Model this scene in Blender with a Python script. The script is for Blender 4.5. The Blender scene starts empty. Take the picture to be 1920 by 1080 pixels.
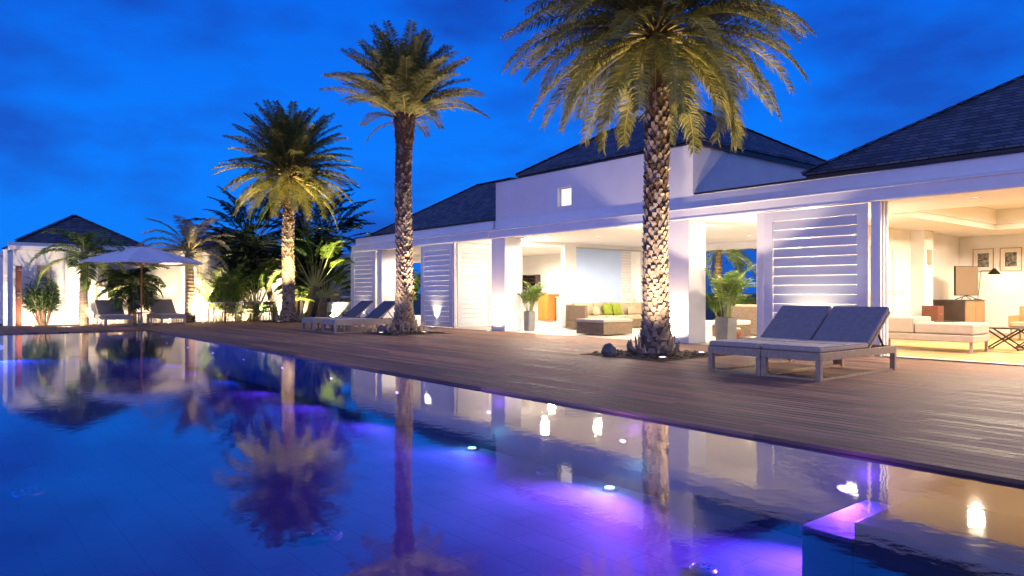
import bpy, math, random
from mathutils import Vector, Matrix
R = math.radians
PI = math.pi
random.seed(7)
scene = bpy.context.scene
col = scene.collection

# ------------------------------------------------------------------ camera
cam_d = bpy.data.cameras.new("camera")
cam = bpy.data.objects.new("camera", cam_d); col.objects.link(cam)
cam.location = (0, 0, 1.2)
cam.rotation_euler = (R(90), 0, R(51.1))
cam_d.sensor_width = 36; cam_d.lens = 25.125
cam_d.shift_y = 10 / 1920
cam_d.clip_start = 0.05; cam_d.clip_end = 5000
scene.camera = cam

# ------------------------------------------------------------------ sky
world = bpy.data.worlds.new("World"); scene.world = world
world.use_nodes = True
wt = world.node_tree; wt.nodes.clear()
def wn(t, **k):
    n = wt.nodes.new(t)
    for a, b in k.items(): setattr(n, a, b)
    return n
wo = wn('ShaderNodeOutputWorld'); bg = wn('ShaderNodeBackground')
tc = wn('ShaderNodeTexCoord'); sp = wn('ShaderNodeSeparateXYZ')
wt.links.new(tc.outputs['Generated'], sp.inputs[0])
ramp = wn('ShaderNodeValToRGB')
ramp.color_ramp.elements[0].position = 0.0; ramp.color_ramp.elements[0].color = (0.004, 0.155, 0.70, 1)
ramp.color_ramp.elements[1].position = 0.75; ramp.color_ramp.elements[1].color = (0.004, 0.045, 0.36, 1)
e = ramp.color_ramp.elements.new(0.18); e.color = (0.003, 0.145, 0.74, 1)
e = ramp.color_ramp.elements.new(0.42); e.color = (0.002, 0.09, 0.60, 1)
wt.links.new(sp.outputs['Z'], ramp.inputs[0])
mp = wn('ShaderNodeMapping'); mp.inputs['Scale'].default_value = (1.7, 1.7, 4.2); mp.inputs['Location'].default_value = (3.1, 1.7, 0.4)
nz = wn('ShaderNodeTexNoise'); nz.inputs['Scale'].default_value = 2.1; nz.inputs['Detail'].default_value = 5; nz.inputs['Roughness'].default_value = 0.5
wt.links.new(tc.outputs['Generated'], mp.inputs[0]); wt.links.new(mp.outputs[0], nz.inputs[0])
cr = wn('ShaderNodeValToRGB'); cr.color_ramp.elements[0].position = 0.37; cr.color_ramp.elements[1].position = 0.56
cr.color_ramp.elements[0].color = (2.5, 0.58, 0.68, 1); cr.color_ramp.elements[1].color = (1.15, 1.15, 1.12, 1)
wt.links.new(nz.outputs[0], cr.inputs[0])
mul = wn('ShaderNodeMixRGB', blend_type='MULTIPLY'); mul.inputs[0].default_value = 1
wt.links.new(ramp.outputs[0], mul.inputs[1]); wt.links.new(cr.outputs[0], mul.inputs[2])
sky = wn('ShaderNodeTexSky'); sky.sky_type = 'NISHITA'; sky.sun_disc = False
sky.sun_elevation = R(1.0); sky.sun_rotation = R(150); sky.dust_density = 2
skm = wn('ShaderNodeMixRGB', blend_type='MULTIPLY'); skm.inputs[0].default_value = 1
skm.inputs[2].default_value = (0.05, 0.04, 0.08, 1)
wt.links.new(sky.outputs[0], skm.inputs[1])
# the afterglow stands behind the camera, where the sun went down
dt = wn('ShaderNodeVectorMath', operation='DOT_PRODUCT'); dt.inputs[1].default_value = (0.28, -0.92, 0.25)
wt.links.new(tc.outputs['Generated'], dt.inputs[0])
gr = wn('ShaderNodeMapRange'); gr.inputs[1].default_value = 0.0; gr.inputs[2].default_value = 1.0
wt.links.new(dt.outputs['Value'], gr.inputs[0])
gm = wn('ShaderNodeMixRGB', blend_type='MIX'); gm.inputs[1].default_value = (0, 0, 0, 1)
wt.links.new(gr.outputs[0], gm.inputs[0])
gc_ = wn('ShaderNodeMixRGB', blend_type='ADD'); gc_.inputs[0].default_value = 1; gc_.inputs[2].default_value = (0.27, 0.29, 0.37, 1)
wt.links.new(skm.outputs[0], gc_.inputs[1]); wt.links.new(gc_.outputs[0], gm.inputs[2])
add = wn('ShaderNodeMixRGB', blend_type='ADD'); add.inputs[0].default_value = 1
wt.links.new(mul.outputs[0], add.inputs[1]); wt.links.new(gm.outputs[0], add.inputs[2])
wt.links.new(add.outputs[0], bg.inputs[0]); bg.inputs[1].default_value = 1.05
wt.links.new(bg.outputs[0], wo.inputs[0])

scene.view_settings.view_transform = 'Standard'; scene.view_settings.look = 'None'
scene.view_settings.gamma = 1; scene.view_settings.exposure = 0.22
scene.view_settings.use_curve_mapping = False
scene.render.engine = 'CYCLES'
cy = scene.cycles
cy.use_denoising = True
cy.max_bounces = 7; cy.diffuse_bounces = 4; cy.glossy_bounces = 3; cy.transparent_max_bounces = 12
cy.caustics_reflective = False; cy.caustics_refractive = False
cy.sample_clamp_indirect = 4
cy.use_light_tree = True

WARM = (1.0, 0.70, 0.42); SOFT = (1.0, 0.81, 0.60); YEL = (1.0, 0.76, 0.38)

# ------------------------------------------------------------------ mesh builder
class MB:
    def __init__(s): s.v = []; s.f = []; s.m = []; s.attr = []; s.cur = 0.5
    def add(s, vs, fs, mi=0):
        b = len(s.v); s.v += [tuple(x) for x in vs]
        for f in fs: s.f.append([b + i for i in f]); s.m.append(mi); s.attr.append(s.cur)
    def box(s, x0, y0, z0, x1, y1, z1, mi=0):
        s.add([(x0,y0,z0),(x1,y0,z0),(x1,y1,z0),(x0,y1,z0),(x0,y0,z1),(x1,y0,z1),(x1,y1,z1),(x0,y1,z1)],
              [(0,3,2,1),(4,5,6,7),(0,1,5,4),(1,2,6,5),(2,3,7,6),(3,0,4,7)], mi); return s
    def bar(s, p, q, w, h, mi=0, up=(0,0,1)):
        p = Vector(p); q = Vector(q); d = (q-p).normalized(); u = Vector(up)
        if abs(d.dot(u)) > .98: u = Vector((1,0,0))
        a = d.cross(u).normalized(); b = a.cross(d).normalized()
        vs = []
        for c in (p, q):
            for sa, sb in ((-1,-1),(1,-1),(1,1),(-1,1)): vs.append(c + a*sa*w/2 + b*sb*h/2)
        s.add(vs, [(0,1,2,3),(7,6,5,4),(0,4,5,1),(1,5,6,2),(2,6,7,3),(3,7,4,0)], mi); return s
    def tube(s, pts, rad, n=8, mi=0, cap=True):
        pts = [Vector(p) for p in pts]; vs = []; fs = []; k = len(pts)
        if not isinstance(rad, (list, tuple)): rad = [rad]*k
        ref = None
        for i, p in enumerate(pts):
            d = (pts[min(i+1,k-1)] - pts[max(i-1,0)])
            d = d.normalized() if d.length > 1e-9 else Vector((0,0,1))
            if ref is None: ref = Vector((1,0,0)) if abs(d.z) > .7 else Vector((0,0,1))
            a = d.cross(ref)
            if a.length < 1e-4: a = d.cross(Vector((0,1,0)))
            a.normalize(); b = d.cross(a).normalized()
            for j in range(n):
                t = 2*PI*j/n; vs.append(p + (a*math.cos(t) + b*math.sin(t))*rad[i])
        for i in range(k-1):
            for j in range(n):
                fs.append((i*n+j, i*n+(j+1)%n, (i+1)*n+(j+1)%n, (i+1)*n+j))
        if cap: fs.append(tuple(range(n-1,-1,-1))); fs.append(tuple((k-1)*n+j for j in range(n)))
        s.add(vs, fs, mi); return s
    def prism_x(s, prof, x0, x1, mi=0):   # prof: (y,z)
        n = len(prof); vs = [(x0,y,z) for y,z in prof] + [(x1,y,z) for y,z in prof]
        fs = [tuple(range(n)), tuple(range(2*n-1,n-1,-1))] + [(i,n+i,n+(i+1)%n,(i+1)%n) for i in range(n)]
        s.add(vs, fs, mi); return s
    def prism_y(s, prof, y0, y1, mi=0):   # prof: (x,z)
        n = len(prof); vs = [(x,y0,z) for x,z in prof] + [(x,y1,z) for x,z in prof]
        fs = [tuple(range(n)), tuple(range(2*n-1,n-1,-1))] + [(i,n+i,n+(i+1)%n,(i+1)%n) for i in range(n)]
        s.add(vs, fs, mi); return s
    def lathe(s, prof, c=(0,0,0), n=20, mi=0):  # prof: (r,z)
        vs = []; fs = []; k = len(prof)
        for r, z in prof:
            for j in range(n):
                t = 2*PI*j/n; vs.append((c[0]+r*math.cos(t), c[1]+r*math.sin(t), c[2]+z))
        for i in range(k-1):
            for j in range(n): fs.append((i*n+j, i*n+(j+1)%n, (i+1)*n+(j+1)%n, (i+1)*n+j))
        fs.append(tuple(range(n-1,-1,-1))); fs.append(tuple((k-1)*n+j for j in range(n)))
        s.add(vs, fs, mi); return s
    def build(s, name, mats, parent=None, bevel=0, seg=2, smooth=False, loc=None, local=False, attr=False):
        """vertices in world space unless local; the object sits in its parent's space"""
        off = Vector((0,0,0))
        if not local:
            p = parent
            while p is not None: off += p.location; p = p.parent
            if loc is not None: off += Vector(loc)
        me = bpy.data.meshes.new(name)
        me.from_pydata([tuple(Vector(v)-off) for v in s.v], [], s.f)
        if not isinstance(mats, (list, tuple)): mats = [mats]
        for m in mats: me.materials.append(m)
        me.polygons.foreach_set('material_index', s.m)
        if attr:
            a = me.attributes.new('tint', 'FLOAT', 'FACE'); a.data.foreach_set('value', s.attr)
        if smooth: me.polygons.foreach_set('use_smooth', [True]*len(s.f))
        me.validate(); me.update()
        o = bpy.data.objects.new(name, me); col.objects.link(o)
        if loc is not None: o.location = loc
        if parent is not None: o.parent = parent
        if bevel:
            b = o.modifiers.new('bevel', 'BEVEL'); b.width = bevel; b.segments = seg; b.limit_method = 'ANGLE'
            b.angle_limit = R(35)
            if seg > 1:
                me.polygons.foreach_set('use_smooth', [True]*len(s.f))
                b.harden_normals = True
        return o

def tag(o, label=None, cat=None, group=None, kind=None):
    if label: o['label'] = label
    if cat: o['category'] = cat
    if group: o['group'] = group
    if kind: o['kind'] = kind
    return o
def thing(name, label, cat, loc=(0,0,0), rz=0, group=None):
    o = bpy.data.objects.new(name, None); col.objects.link(o)
    o.location = loc; o.rotation_euler = (0,0,rz); o.empty_display_size = .2
    return tag(o, label, cat, group)
def copy_tree(o, parent=None):
    c = o.copy(); col.objects.link(c); c.parent = parent
    for ch in list(o.children):
        copy_tree(ch, c)
    return c
def struct(name, mb, m, **k):
    return tag(mb.build(name, m, **k), kind='structure')

# ------------------------------------------------------------------ materials
MATS = {}
def mat(name, c1, c2=None, scale=6.0, rough=.6, bump=0.0, bscale=60.0, metal=0.0, stretch=(1,1,1), spec=.5, trans=0.0, emit=None, es=0.0, detail=5, sheen=0):
    m = bpy.data.materials.new(name); m.use_nodes = True; nt = m.node_tree
    b = nt.nodes['Principled BSDF']; L = nt.links.new
    b.inputs['Roughness'].default_value = rough; b.inputs['Metallic'].default_value = metal
    b.inputs['Specular IOR Level'].default_value = spec
    t = nt.nodes.new('ShaderNodeTexCoord'); mpg = nt.nodes.new('ShaderNodeMapping'); mpg.inputs['Scale'].default_value = stretch
    L(t.outputs['Object'], mpg.inputs[0])
    if c2 is None: c2 = tuple(x*.86 for x in c1)
    n = nt.nodes.new('ShaderNodeTexNoise'); n.inputs['Scale'].default_value = scale; n.inputs['Detail'].default_value = detail
    L(mpg.outputs[0], n.inputs[0])
    r = nt.nodes.new('ShaderNodeValToRGB'); r.color_ramp.elements[0].position = .35; r.color_ramp.elements[1].position = .65
    r.color_ramp.elements[0].color = (*c2, 1); r.color_ramp.elements[1].color = (*c1, 1)
    L(n.outputs[0], r.inputs[0]); L(r.outputs[0], b.inputs['Base Color'])
    if bump:
        n2 = nt.nodes.new('ShaderNodeTexNoise'); n2.inputs['Scale'].default_value = bscale; n2.inputs['Detail'].default_value = 4
        L(mpg.outputs[0], n2.inputs[0])
        bp = nt.nodes.new('ShaderNodeBump'); bp.inputs['Strength'].default_value = bump; bp.inputs['Distance'].default_value = .02
        L(n2.outputs[0], bp.inputs['Height']); L(bp.outputs[0], b.inputs['Normal'])
    if emit: b.inputs['Emission Color'].default_value = (*emit, 1); b.inputs['Emission Strength'].default_value = es
    if sheen: b.inputs['Sheen Weight'].default_value = sheen
    if trans:
        tr = nt.nodes.new('ShaderNodeBsdfTranslucent'); mx = nt.nodes.new('ShaderNodeMixShader'); mx.inputs[0].default_value = trans
        L(r.outputs[0], tr.inputs[0]); L(b.outputs[0], mx.inputs[1]); L(tr.outputs[0], mx.inputs[2])
        L(mx.outputs[0], nt.nodes['Material Output'].inputs[0])
    MATS[name] = m
    return m
def nodes_of(m): return m.node_tree, m.node_tree.nodes['Principled BSDF'], m.node_tree.links.new

stucco = mat('white_stucco', (.80,.79,.77), (.74,.73,.71), 1.3, .75, .25, 140)
trim = mat('white_trim', (.80,.79,.78), (.76,.75,.74), 2.5, .45, .04, 60)
ceil_m = mat('ceiling_plaster', (.82,.80,.77), (.79,.77,.74), 1, .8, .05, 90)
shut_m = mat('painted_louvre', (.72,.71,.72), (.66,.65,.66), 3, .5, .08, 60, stretch=(.3,.3,3))
darkgap = mat('dark_recess', (.03,.03,.035), rough=.9)
stone_f = mat('pale_stone_floor', (.62,.58,.52), (.54,.50,.45), 2.5, .32, .05, 40)
floor_w = mat('honey_timber_floor', (.50,.33,.15), (.42,.26,.11), 3, .35, .05, 50, stretch=(1,8,1))
teak = mat('weathered_teak', (.46,.34,.23), (.33,.24,.16), 9, .62, .25, 70, stretch=(3,3,1))
teakg = mat('grey_teak', (.36,.31,.27), (.27,.23,.21), 9, .62, .25, 70, stretch=(3,3,1))
fab_g = mat('warm_lit_seat_fabric', (.48,.39,.30), (.42,.34,.26), 14, .9, .3, 420, sheen=.2)  # warm light on the lounger seats is mixed into this colour
fab_n = mat('slate_sling_fabric', (.11,.11,.14), (.085,.085,.11), 14, .85, .25, 420)
fab_b = mat('dusk_dimmed_back_fabric', (.25,.225,.24), (.21,.19,.205), 14, .9, .3, 420)  # darker, bluer copy for backrests; their dusk shade is in the colour
fab_c = mat('cream_fabric', (.40,.33,.22), (.35,.29,.19), 9, .9, .25, 350, sheen=.2)
fab_w = mat('linen_fabric', (.38,.32,.27), (.34,.29,.24), 8, .9, .25, 350, sheen=.2)
fab_gr = mat('lime_fabric', (.19,.25,.02), (.15,.20,.015), 9, .9, .25, 350)
canvas = mat('white_canvas', (.84,.86,.90), (.78,.80,.84), 4, .85, .12, 200, trans=.12)
wood_o = mat('orange_wood', (.62,.22,.04), (.50,.16,.03), 5, .35, .04, 60, stretch=(8,8,1))
wood_l = mat('light_oak', (.42,.25,.11), (.34,.19,.08), 5, .45, .06, 60, stretch=(6,6,1))
wood_d = mat('dark_stained_wood', (.045,.028,.020), (.03,.018,.013), 5, .35, .06, 60, stretch=(6,6,1))
wood_r = mat('red_brown_timber', (.17,.055,.03), (.10,.03,.018), 6, .6, .15, 60, stretch=(6,6,1))
black_m = mat('black_metal', (.015,.015,.015), rough=.4, metal=.3)
steel = mat('brushed_steel', (.55,.55,.55), (.47,.47,.47), 8, .3, .05, 200, metal=.9, stretch=(1,1,12))
planter_m = mat('grey_planter', (.22,.22,.22), (.18,.18,.18), 5, .6, .1, 80)
soil = mat('bark_mulch', (.075,.045,.028), (.03,.02,.014), 22, .95, 1.0, 30)
rock_m = mat('dark_rock', (.16,.15,.15), (.08,.08,.08), 7, .85, .8, 14)
leafA = mat('date_palm_leaf', (.25,.23,.050), (.11,.125,.028), 2.2, .5, trans=.25)
stalkA = mat('palm_stalk', (.42,.36,.10), (.34,.25,.07), 4, .5)
leafB = mat('bright_palm_leaf', (.15,.24,.035), (.08,.14,.02), 3, .45, trans=.3)
leafC = mat('dark_paddle_leaf', (.035,.075,.028), (.018,.04,.018), 1.6, .4, trans=.2)
leafD = mat('silver_palm_leaf', (.26,.25,.16), (.17,.17,.10), 3, .5, trans=.25)
leafE = mat('shrub_leaf', (.05,.10,.035), (.025,.055,.02), 5, .45, trans=.25)
stemC = mat('green_petiole', (.36,.38,.13), (.26,.28,.09), 4, .5)
boot = mat('palm_leaf_base', (.43,.34,.25), (.19,.14,.10), 6, .9, .5, 40)
bark = mat('palm_bark', (.14,.09,.065), (.06,.04,.03), 9, .95, .8, 30)
fibre = mat('palm_fibre', (.17,.10,.055), (.08,.045,.025), 14, .95, .8, 60, stretch=(5,5,1))
bark2 = mat('ringed_bark', (.23,.17,.12), (.12,.09,.06), 3, .9, .5, 20, stretch=(1,1,9))
glassy = mat('lamp_glass', (.9,.9,.9), rough=.2, emit=(1,.82,.55), es=14)
warmglass = mat('diffuser', (.9,.9,.9), rough=.3, emit=(1,.85,.62), es=12)
tv_m = mat('bronze_reflection_screen', (.20,.13,.075), (.17,.11,.06), 1, .12, metal=.0, spec=.9)  # bronze reflection painted as the screen's base colour
paper = mat('paper_white', (.75,.72,.66), rough=.8)
ink = mat('ink_print', (.02,.02,.02), (.3,.28,.25), 16, .7)
concrete = mat('coping_stone', (.30,.27,.25), (.23,.21,.20), 4, .6, .2, 60)
grassy = mat('dry_ground', (.09,.08,.05), (.05,.055,.03), 4, .95, .6, 8)

# deck boards
deck_m = mat('hardwood_boards', (.27,.15,.095), (.18,.092,.058), 5, .42, .18, 45, stretch=(.35,5,5))
nt, b, L = nodes_of(deck_m)
at = nt.nodes.new('ShaderNodeAttribute'); at.attribute_name = 'tint'
hs = nt.nodes.new('ShaderNodeHueSaturation'); mr = nt.nodes.new('ShaderNodeMapRange'); mr.inputs[3].default_value = .45; mr.inputs[4].default_value = 1.6
L(at.outputs['Fac'], mr.inputs[0]); L(mr.outputs[0], hs.inputs['Value'])
src = b.inputs['Base Color'].links[0].from_socket; L(src, hs.inputs['Color']); L(hs.outputs[0], b.inputs['Base Color'])
rr = nt.nodes.new('ShaderNodeMapRange'); rr.inputs[3].default_value = .5; rr.inputs[4].default_value = .75; b.inputs['Specular IOR Level'].default_value = .3
L(at.outputs['Fac'], rr.inputs[0]); L(rr.outputs[0], b.inputs['Roughness'])

# slate / timber shingles: courses follow height
def roof_mat(name, c1, c2):
    m = bpy.data.materials.new(name); m.use_nodes = True; nt, b, L = nodes_of(m)
    t = nt.nodes.new('ShaderNodeTexCoord'); s = nt.nodes.new('ShaderNodeSeparateXYZ'); L(t.outputs['Object'], s.inputs[0])
    ad = nt.nodes.new('ShaderNodeMath'); ad.operation = 'ADD'; L(s.outputs[0], ad.inputs[0]); L(s.outputs[1], ad.inputs[1])
    c = nt.nodes.new('ShaderNodeCombineXYZ'); L(ad.outputs[0], c.inputs[0]); L(s.outputs[2], c.inputs[1])
    br = nt.nodes.new('ShaderNodeTexBrick'); br.inputs['Scale'].default_value = 1
    br.inputs['Brick Width'].default_value = .24; br.inputs['Row Height'].default_value = .085; br.inputs['Mortar Size'].default_value = .009
    br.inputs['Color1'].default_value = (*c1,1); br.inputs['Color2'].default_value = (*c2,1); br.inputs['Mortar'].default_value = (.008,.008,.01,1)
    L(c.outputs[0], br.inputs['Vector'])
    n = nt.nodes.new('ShaderNodeTexNoise'); n.inputs['Scale'].default_value = 1.7; n.inputs['Detail'].default_value = 6; L(t.outputs['Object'], n.inputs[0])
    mx = nt.nodes.new('ShaderNodeMixRGB'); mx.blend_type = 'MULTIPLY'; mx.inputs[0].default_value = .7
    L(br.outputs['Color'], mx.inputs[1]); L(n.outputs['Fac'], mx.inputs[2])
    gn = nt.nodes.new('ShaderNodeHueSaturation'); gn.inputs['Value'].default_value = 1.7; L(mx.outputs[0], gn.inputs['Color']); L(gn.outputs[0], b.inputs['Base Color'])
    md = nt.nodes.new('ShaderNodeMath'); md.operation = 'FRACT'; dv = nt.nodes.new('ShaderNodeMath'); dv.operation = 'DIVIDE'; dv.inputs[1].default_value = .085
    L(s.outputs[2], dv.inputs[0]); L(dv.outputs[0], md.inputs[0])
    iv = nt.nodes.new('ShaderNodeMath'); iv.operation = 'SUBTRACT'; iv.inputs[0].default_value = 1; L(md.outputs[0], iv.inputs[1])
    bp = nt.nodes.new('ShaderNodeBump'); bp.inputs['Strength'].default_value = 1; bp.inputs['Distance'].default_value = .035
    L(iv.outputs[0], bp.inputs['Height']); L(bp.outputs[0], b.inputs['Normal'])
    b.inputs['Roughness'].default_value = .7
    return m
roof_m = roof_mat('grey_shingles', (.10,.115,.14), (.035,.042,.055))
# wicker weave
wick = mat('wicker_weave', (.30,.22,.14), (.22,.15,.09), 8, .7)
nt, b, L = nodes_of(wick)
t = nt.nodes.new('ShaderNodeTexCoord'); ck = nt.nodes.new('ShaderNodeTexBrick'); s = nt.nodes.new('ShaderNodeSeparateXYZ'); L(t.outputs['Object'], s.inputs[0])
ad = nt.nodes.new('ShaderNodeMath'); L(s.outputs[0], ad.inputs[0]); L(s.outputs[1], ad.inputs[1]); c = nt.nodes.new('ShaderNodeCombineXYZ'); L(ad.outputs[0], c.inputs[0]); L(s.outputs[2], c.inputs[1]); L(c.outputs[0], ck.inputs['Vector'])
ck.inputs['Scale'].default_value = 1; ck.inputs['Brick Width'].default_value = .07; ck.inputs['Row Height'].default_value = .022; ck.inputs['Mortar Size'].default_value = .004
ck.inputs['Color1'].default_value = (.34,.25,.16,1); ck.inputs['Color2'].default_value = (.22,.155,.10,1); ck.inputs['Mortar'].default_value = (.03,.02,.014,1)
L(ck.outputs['Color'], b.inputs['Base Color'])
bp = nt.nodes.new('ShaderNodeBump'); bp.inputs['Strength'].default_value = .8; bp.inputs['Distance'].default_value = .01; bp.invert = True
L(ck.outputs['Fac'], bp.inputs['Height']); L(bp.outputs[0], b.inputs['Normal'])
# pool tile
tile = bpy.data.materials.new('pool_stone_tile'); tile.use_nodes = True
nt, b, L = nodes_of(tile)
t = nt.nodes.new('ShaderNodeTexCoord'); br = nt.nodes.new('ShaderNodeTexBrick'); L(t.outputs['Object'], br.inputs['Vector'])
br.inputs['Scale'].default_value = 1; br.inputs['Brick Width'].default_value = .6; br.inputs['Row Height'].default_value = .3; br.inputs['Mortar Size'].default_value = .006
br.inputs['Color1'].default_value = (.26,.34,.52,1); br.inputs['Color2'].default_value = (.235,.31,.485,1); br.inputs['Mortar'].default_value = (.17,.23,.38,1)
n = nt.nodes.new('ShaderNodeTexNoise'); n.inputs['Scale'].default_value = 1.2; n.inputs['Detail'].default_value = 7; L(t.outputs['Object'], n.inputs[0])
mx = nt.nodes.new('ShaderNodeMixRGB'); mx.blend_type = 'OVERLAY'; mx.inputs[0].default_value = .5; L(br.outputs[0], mx.inputs[1]); L(n.outputs['Fac'], mx.inputs[2])
L(mx.outputs[0], b.inputs['Base Color']); b.inputs['Roughness'].default_value = .7
# water
water_m = bpy.data.materials.new('pool_water'); water_m.use_nodes = True
nt = water_m.node_tree; nt.nodes.clear(); L = nt.links.new
o_ = nt.nodes.new('ShaderNodeOutputMaterial'); gl = nt.nodes.new('ShaderNodeBsdfGlossy'); trn = nt.nodes.new('ShaderNodeBsdfTransparent'); mx = nt.nodes.new('ShaderNodeMixShader')
fr = nt.nodes.new('ShaderNodeFresnel'); fr.inputs[0].default_value = 2.3
gl.inputs['Roughness'].default_value = .035; gl.inputs['Color'].default_value = (1,1,1,1)
trn.inputs[0].default_value = (.50,.55,.95,1)
t = nt.nodes.new('ShaderNodeTexCoord'); mpg = nt.nodes.new('ShaderNodeMapping'); mpg.inputs['Scale'].default_value = (1.2,1.2,1); L(t.outputs['Object'], mpg.inputs[0])
n = nt.nodes.new('ShaderNodeTexNoise'); n.inputs['Scale'].default_value = 7.0; n.inputs['Detail'].default_value = 3; L(mpg.outputs[0], n.inputs[0])
bp = nt.nodes.new('ShaderNodeBump'); bp.inputs['Strength'].default_value = .016; bp.inputs['Distance'].default_value = .05; L(n.outputs[0], bp.inputs['Height'])
L(bp.outputs[0], gl.inputs['Normal']); L(fr.outputs[0], mx.inputs[0]); L(trn.outputs[0], mx.inputs[1]); L(gl.outputs[0], mx.inputs[2]); L(mx.outputs[0], o_.inputs[0])
# clear pane
pane_m = bpy.data.materials.new('window_glass'); pane_m.use_nodes = True
nt = pane_m.node_tree; nt.nodes.clear(); L = nt.links.new
o_ = nt.nodes.new('ShaderNodeOutputMaterial'); gl = nt.nodes.new('ShaderNodeBsdfGlossy'); gl.inputs['Roughness'].default_value = .02
trn = nt.nodes.new('ShaderNodeBsdfTransparent'); mx = nt.nodes.new('ShaderNodeMixShader'); fr = nt.nodes.new('ShaderNodeFresnel'); fr.inputs[0].default_value = 1.5
trn.inputs[0].default_value = (.93,.95,.97,1)
L(fr.outputs[0], mx.inputs[0]); L(trn.outputs[0], mx.inputs[1]); L(gl.outputs[0], mx.inputs[2]); L(mx.outputs[0], o_.inputs[0])
def led(name, c, es): return mat(name, (.8,.8,.8), rough=.3, emit=c, es=es)

# ------------------------------------------------------------------ lamps
KS = 3.6; KP = 4.5
def spot(parent, loc, target, power, colr=WARM, size=60, blend=.6, rad=.04, local=True):
    d = bpy.data.lights.new('spot', 'SPOT'); d.energy = power*KS; d.color = colr; d.spot_size = R(size); d.spot_blend = blend; d.shadow_soft_size = rad
    o = bpy.data.objects.new('lamp_light', d); col.objects.link(o)
    v = Vector(target) - Vector(loc); o.rotation_euler = v.to_track_quat('-Z', 'Y').to_euler()
    o.location = Vector(loc) - (Vector(parent.location) if parent else Vector((0,0,0)))
    if parent: o.parent = parent
    return o
def point(parent, loc, power, colr=SOFT, rad=.12):
    d = bpy.data.lights.new('bulb', 'POINT'); d.energy = power*2; d.color = colr; d.shadow_soft_size = rad
    o = bpy.data.objects.new('lamp_light', d); col.objects.link(o)
    o.location = Vector(loc) - (Vector(parent.location) if parent else Vector((0,0,0)))
    if parent: o.parent = parent
    return o

# ================================================================== SETTING
g = MB(); 
# ground ring round the pool hole, one sheet at z=-.12
X0, X1, Y0, Y1 = -26.1, 3.2, -4.2, 5.45
def ringquads(mb, xs, ys, z, hole):
    for i in range(len(xs)-1):
        for j in range(len(ys)-1):
            if (i, j) == hole: continue
            mb.add([(xs[i],ys[j],z),(xs[i+1],ys[j],z),(xs[i+1],ys[j+1],z),(xs[i],ys[j+1],z)], [(0,1,2,3)])
ringquads(g, [-2500, X0-.2, X1+.2, 2500], [-2500, Y0-.2, Y1+.2, 2500], -.14, (1,1))
struct('ground', g, grassy)
# pool basin
PD = -.78
pb = MB()
pb.box(X0-.2, Y0-.2, PD-.2, X1+.2, Y1+.2, PD)
pb.box(X0-.2, Y0-.2, PD, X1+.2, Y0, -.045)
pb.box(X0-.2, Y0, PD, X0, Y1, -.045); pb.box(X1, Y0, PD, X1+.2, Y1, -.045)
pool = struct('pool_basin', pb, tile)
pw_ = MB(); pw_.box(X0-.2, Y1, PD, X1+.2, Y1+.2, -.045); MATS_UNLIT_TILE = mat('unlit_dark_tile', (.055,.05,.06), (.035,.032,.04), 3, .4); struct('pool_wall', pw_, MATS_UNLIT_TILE)  # tile darkened so wall, step riser and ledge read as unlit
st = MB(); st.box(-2.5, 4.5, PD+.003, -2.153, Y1-.003, -.383); struct('pool_step', st, MATS_UNLIT_TILE, bevel=.01)
st = MB(); st.box(-2.51, 4.49, -.38, -2.153, Y1-.003, -.35); struct('step_tread', st, tile, bevel=.008)
st = MB(); st.box(-2.15, 4.5, PD+.003, 1.6, Y1-.003, -.24)
struct('pool_ledge', st, MATS_UNLIT_TILE, bevel=.01)
w = MB()
NX = 60
w.add([(X0,Y0,-.03),(X1,Y0,-.03),(X1,Y1,-.03),(X0,Y1,-.03)], [(0,1,2,3)])
struct('pool_water', w, water_m)

# deck: real boards with gaps, cut round the planting beds
BEDS = [(-10.15,-8.1,9.95,11.95), (-19.75,-17.75,9.95,11.95), (-30.6,-28.4,10.7,12.6)]
dk = MB(); bw = .135; gap = .011
def board_row(x0, x1, y, h=.03):
    segs = [(x0, x1)]
    for bx0,bx1,by0,by1 in BEDS:
        if y+bw > by0 and y < by1:
            ns = []
            for a, c in segs:
                if c <= bx0 or a >= bx1: ns.append((a,c)); continue
                if a < bx0: ns.append((a,bx0))
                if c > bx1: ns.append((bx1,c))
            segs = ns
    for a, c in segs:
        x = a
        while x < c:
            l = random.uniform(2.4, 4.8); e = min(c, x+l)
            if c-e < .8: e = c
            dk.cur = random.random()
            dk.box(x+.0015, y, -h, e-.0015, y+bw-gap, 0)
            x = e
y = Y1 - .02
while y < 13.83: board_row(-31.9, 6.5, y); y += bw
y = Y1 - .02 - bw
while y > -5: board_row(-31.9, X0+.02, y); y -= bw
dk.cur = .2
struct('deck', dk, deck_m, attr=True)
sb = MB(); sb.box(-31.9, Y1+.2+.003, -.12, 6.5, 13.83, -.036); sb.box(-31.9, -5, -.12, X0-.2-.003, Y1+.2, -.036)
struct('deck_underlay', sb, darkgap)
for i, (a, c, d, e) in enumerate(BEDS):
    bm_ = MB(); n = 14
    random.seed(i)
    vs = []; fs = []
    for p in range(n+1):
        for q in range(n+1):
            edge = min(p, q, n-p, n-q)/n
            vs.append((a+.01+(c-a-.02)*p/n, d+.01+(e-d-.02)*q/n, -.025 + min(edge*.25, .05) + random.uniform(-.012,.014)))
    for p in range(n):
        for q in range(n): k = p*(n+1)+q; fs.append((k, k+n+1, k+n+2, k+1))
    bm_.add(vs, fs)
    for _ in range(260):
        px, py = random.uniform(a+.05,c-.05), random.uniform(d+.05,e-.05); s_ = random.uniform(.01,.035); an = random.uniform(0,PI)
        bm_.bar((px,py,.03), (px+s_*2*math.cos(an), py+s_*2*math.sin(an), .035+random.uniform(-.01,.02)), s_, .012)
    struct('planting_bed', bm_, soil)

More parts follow.
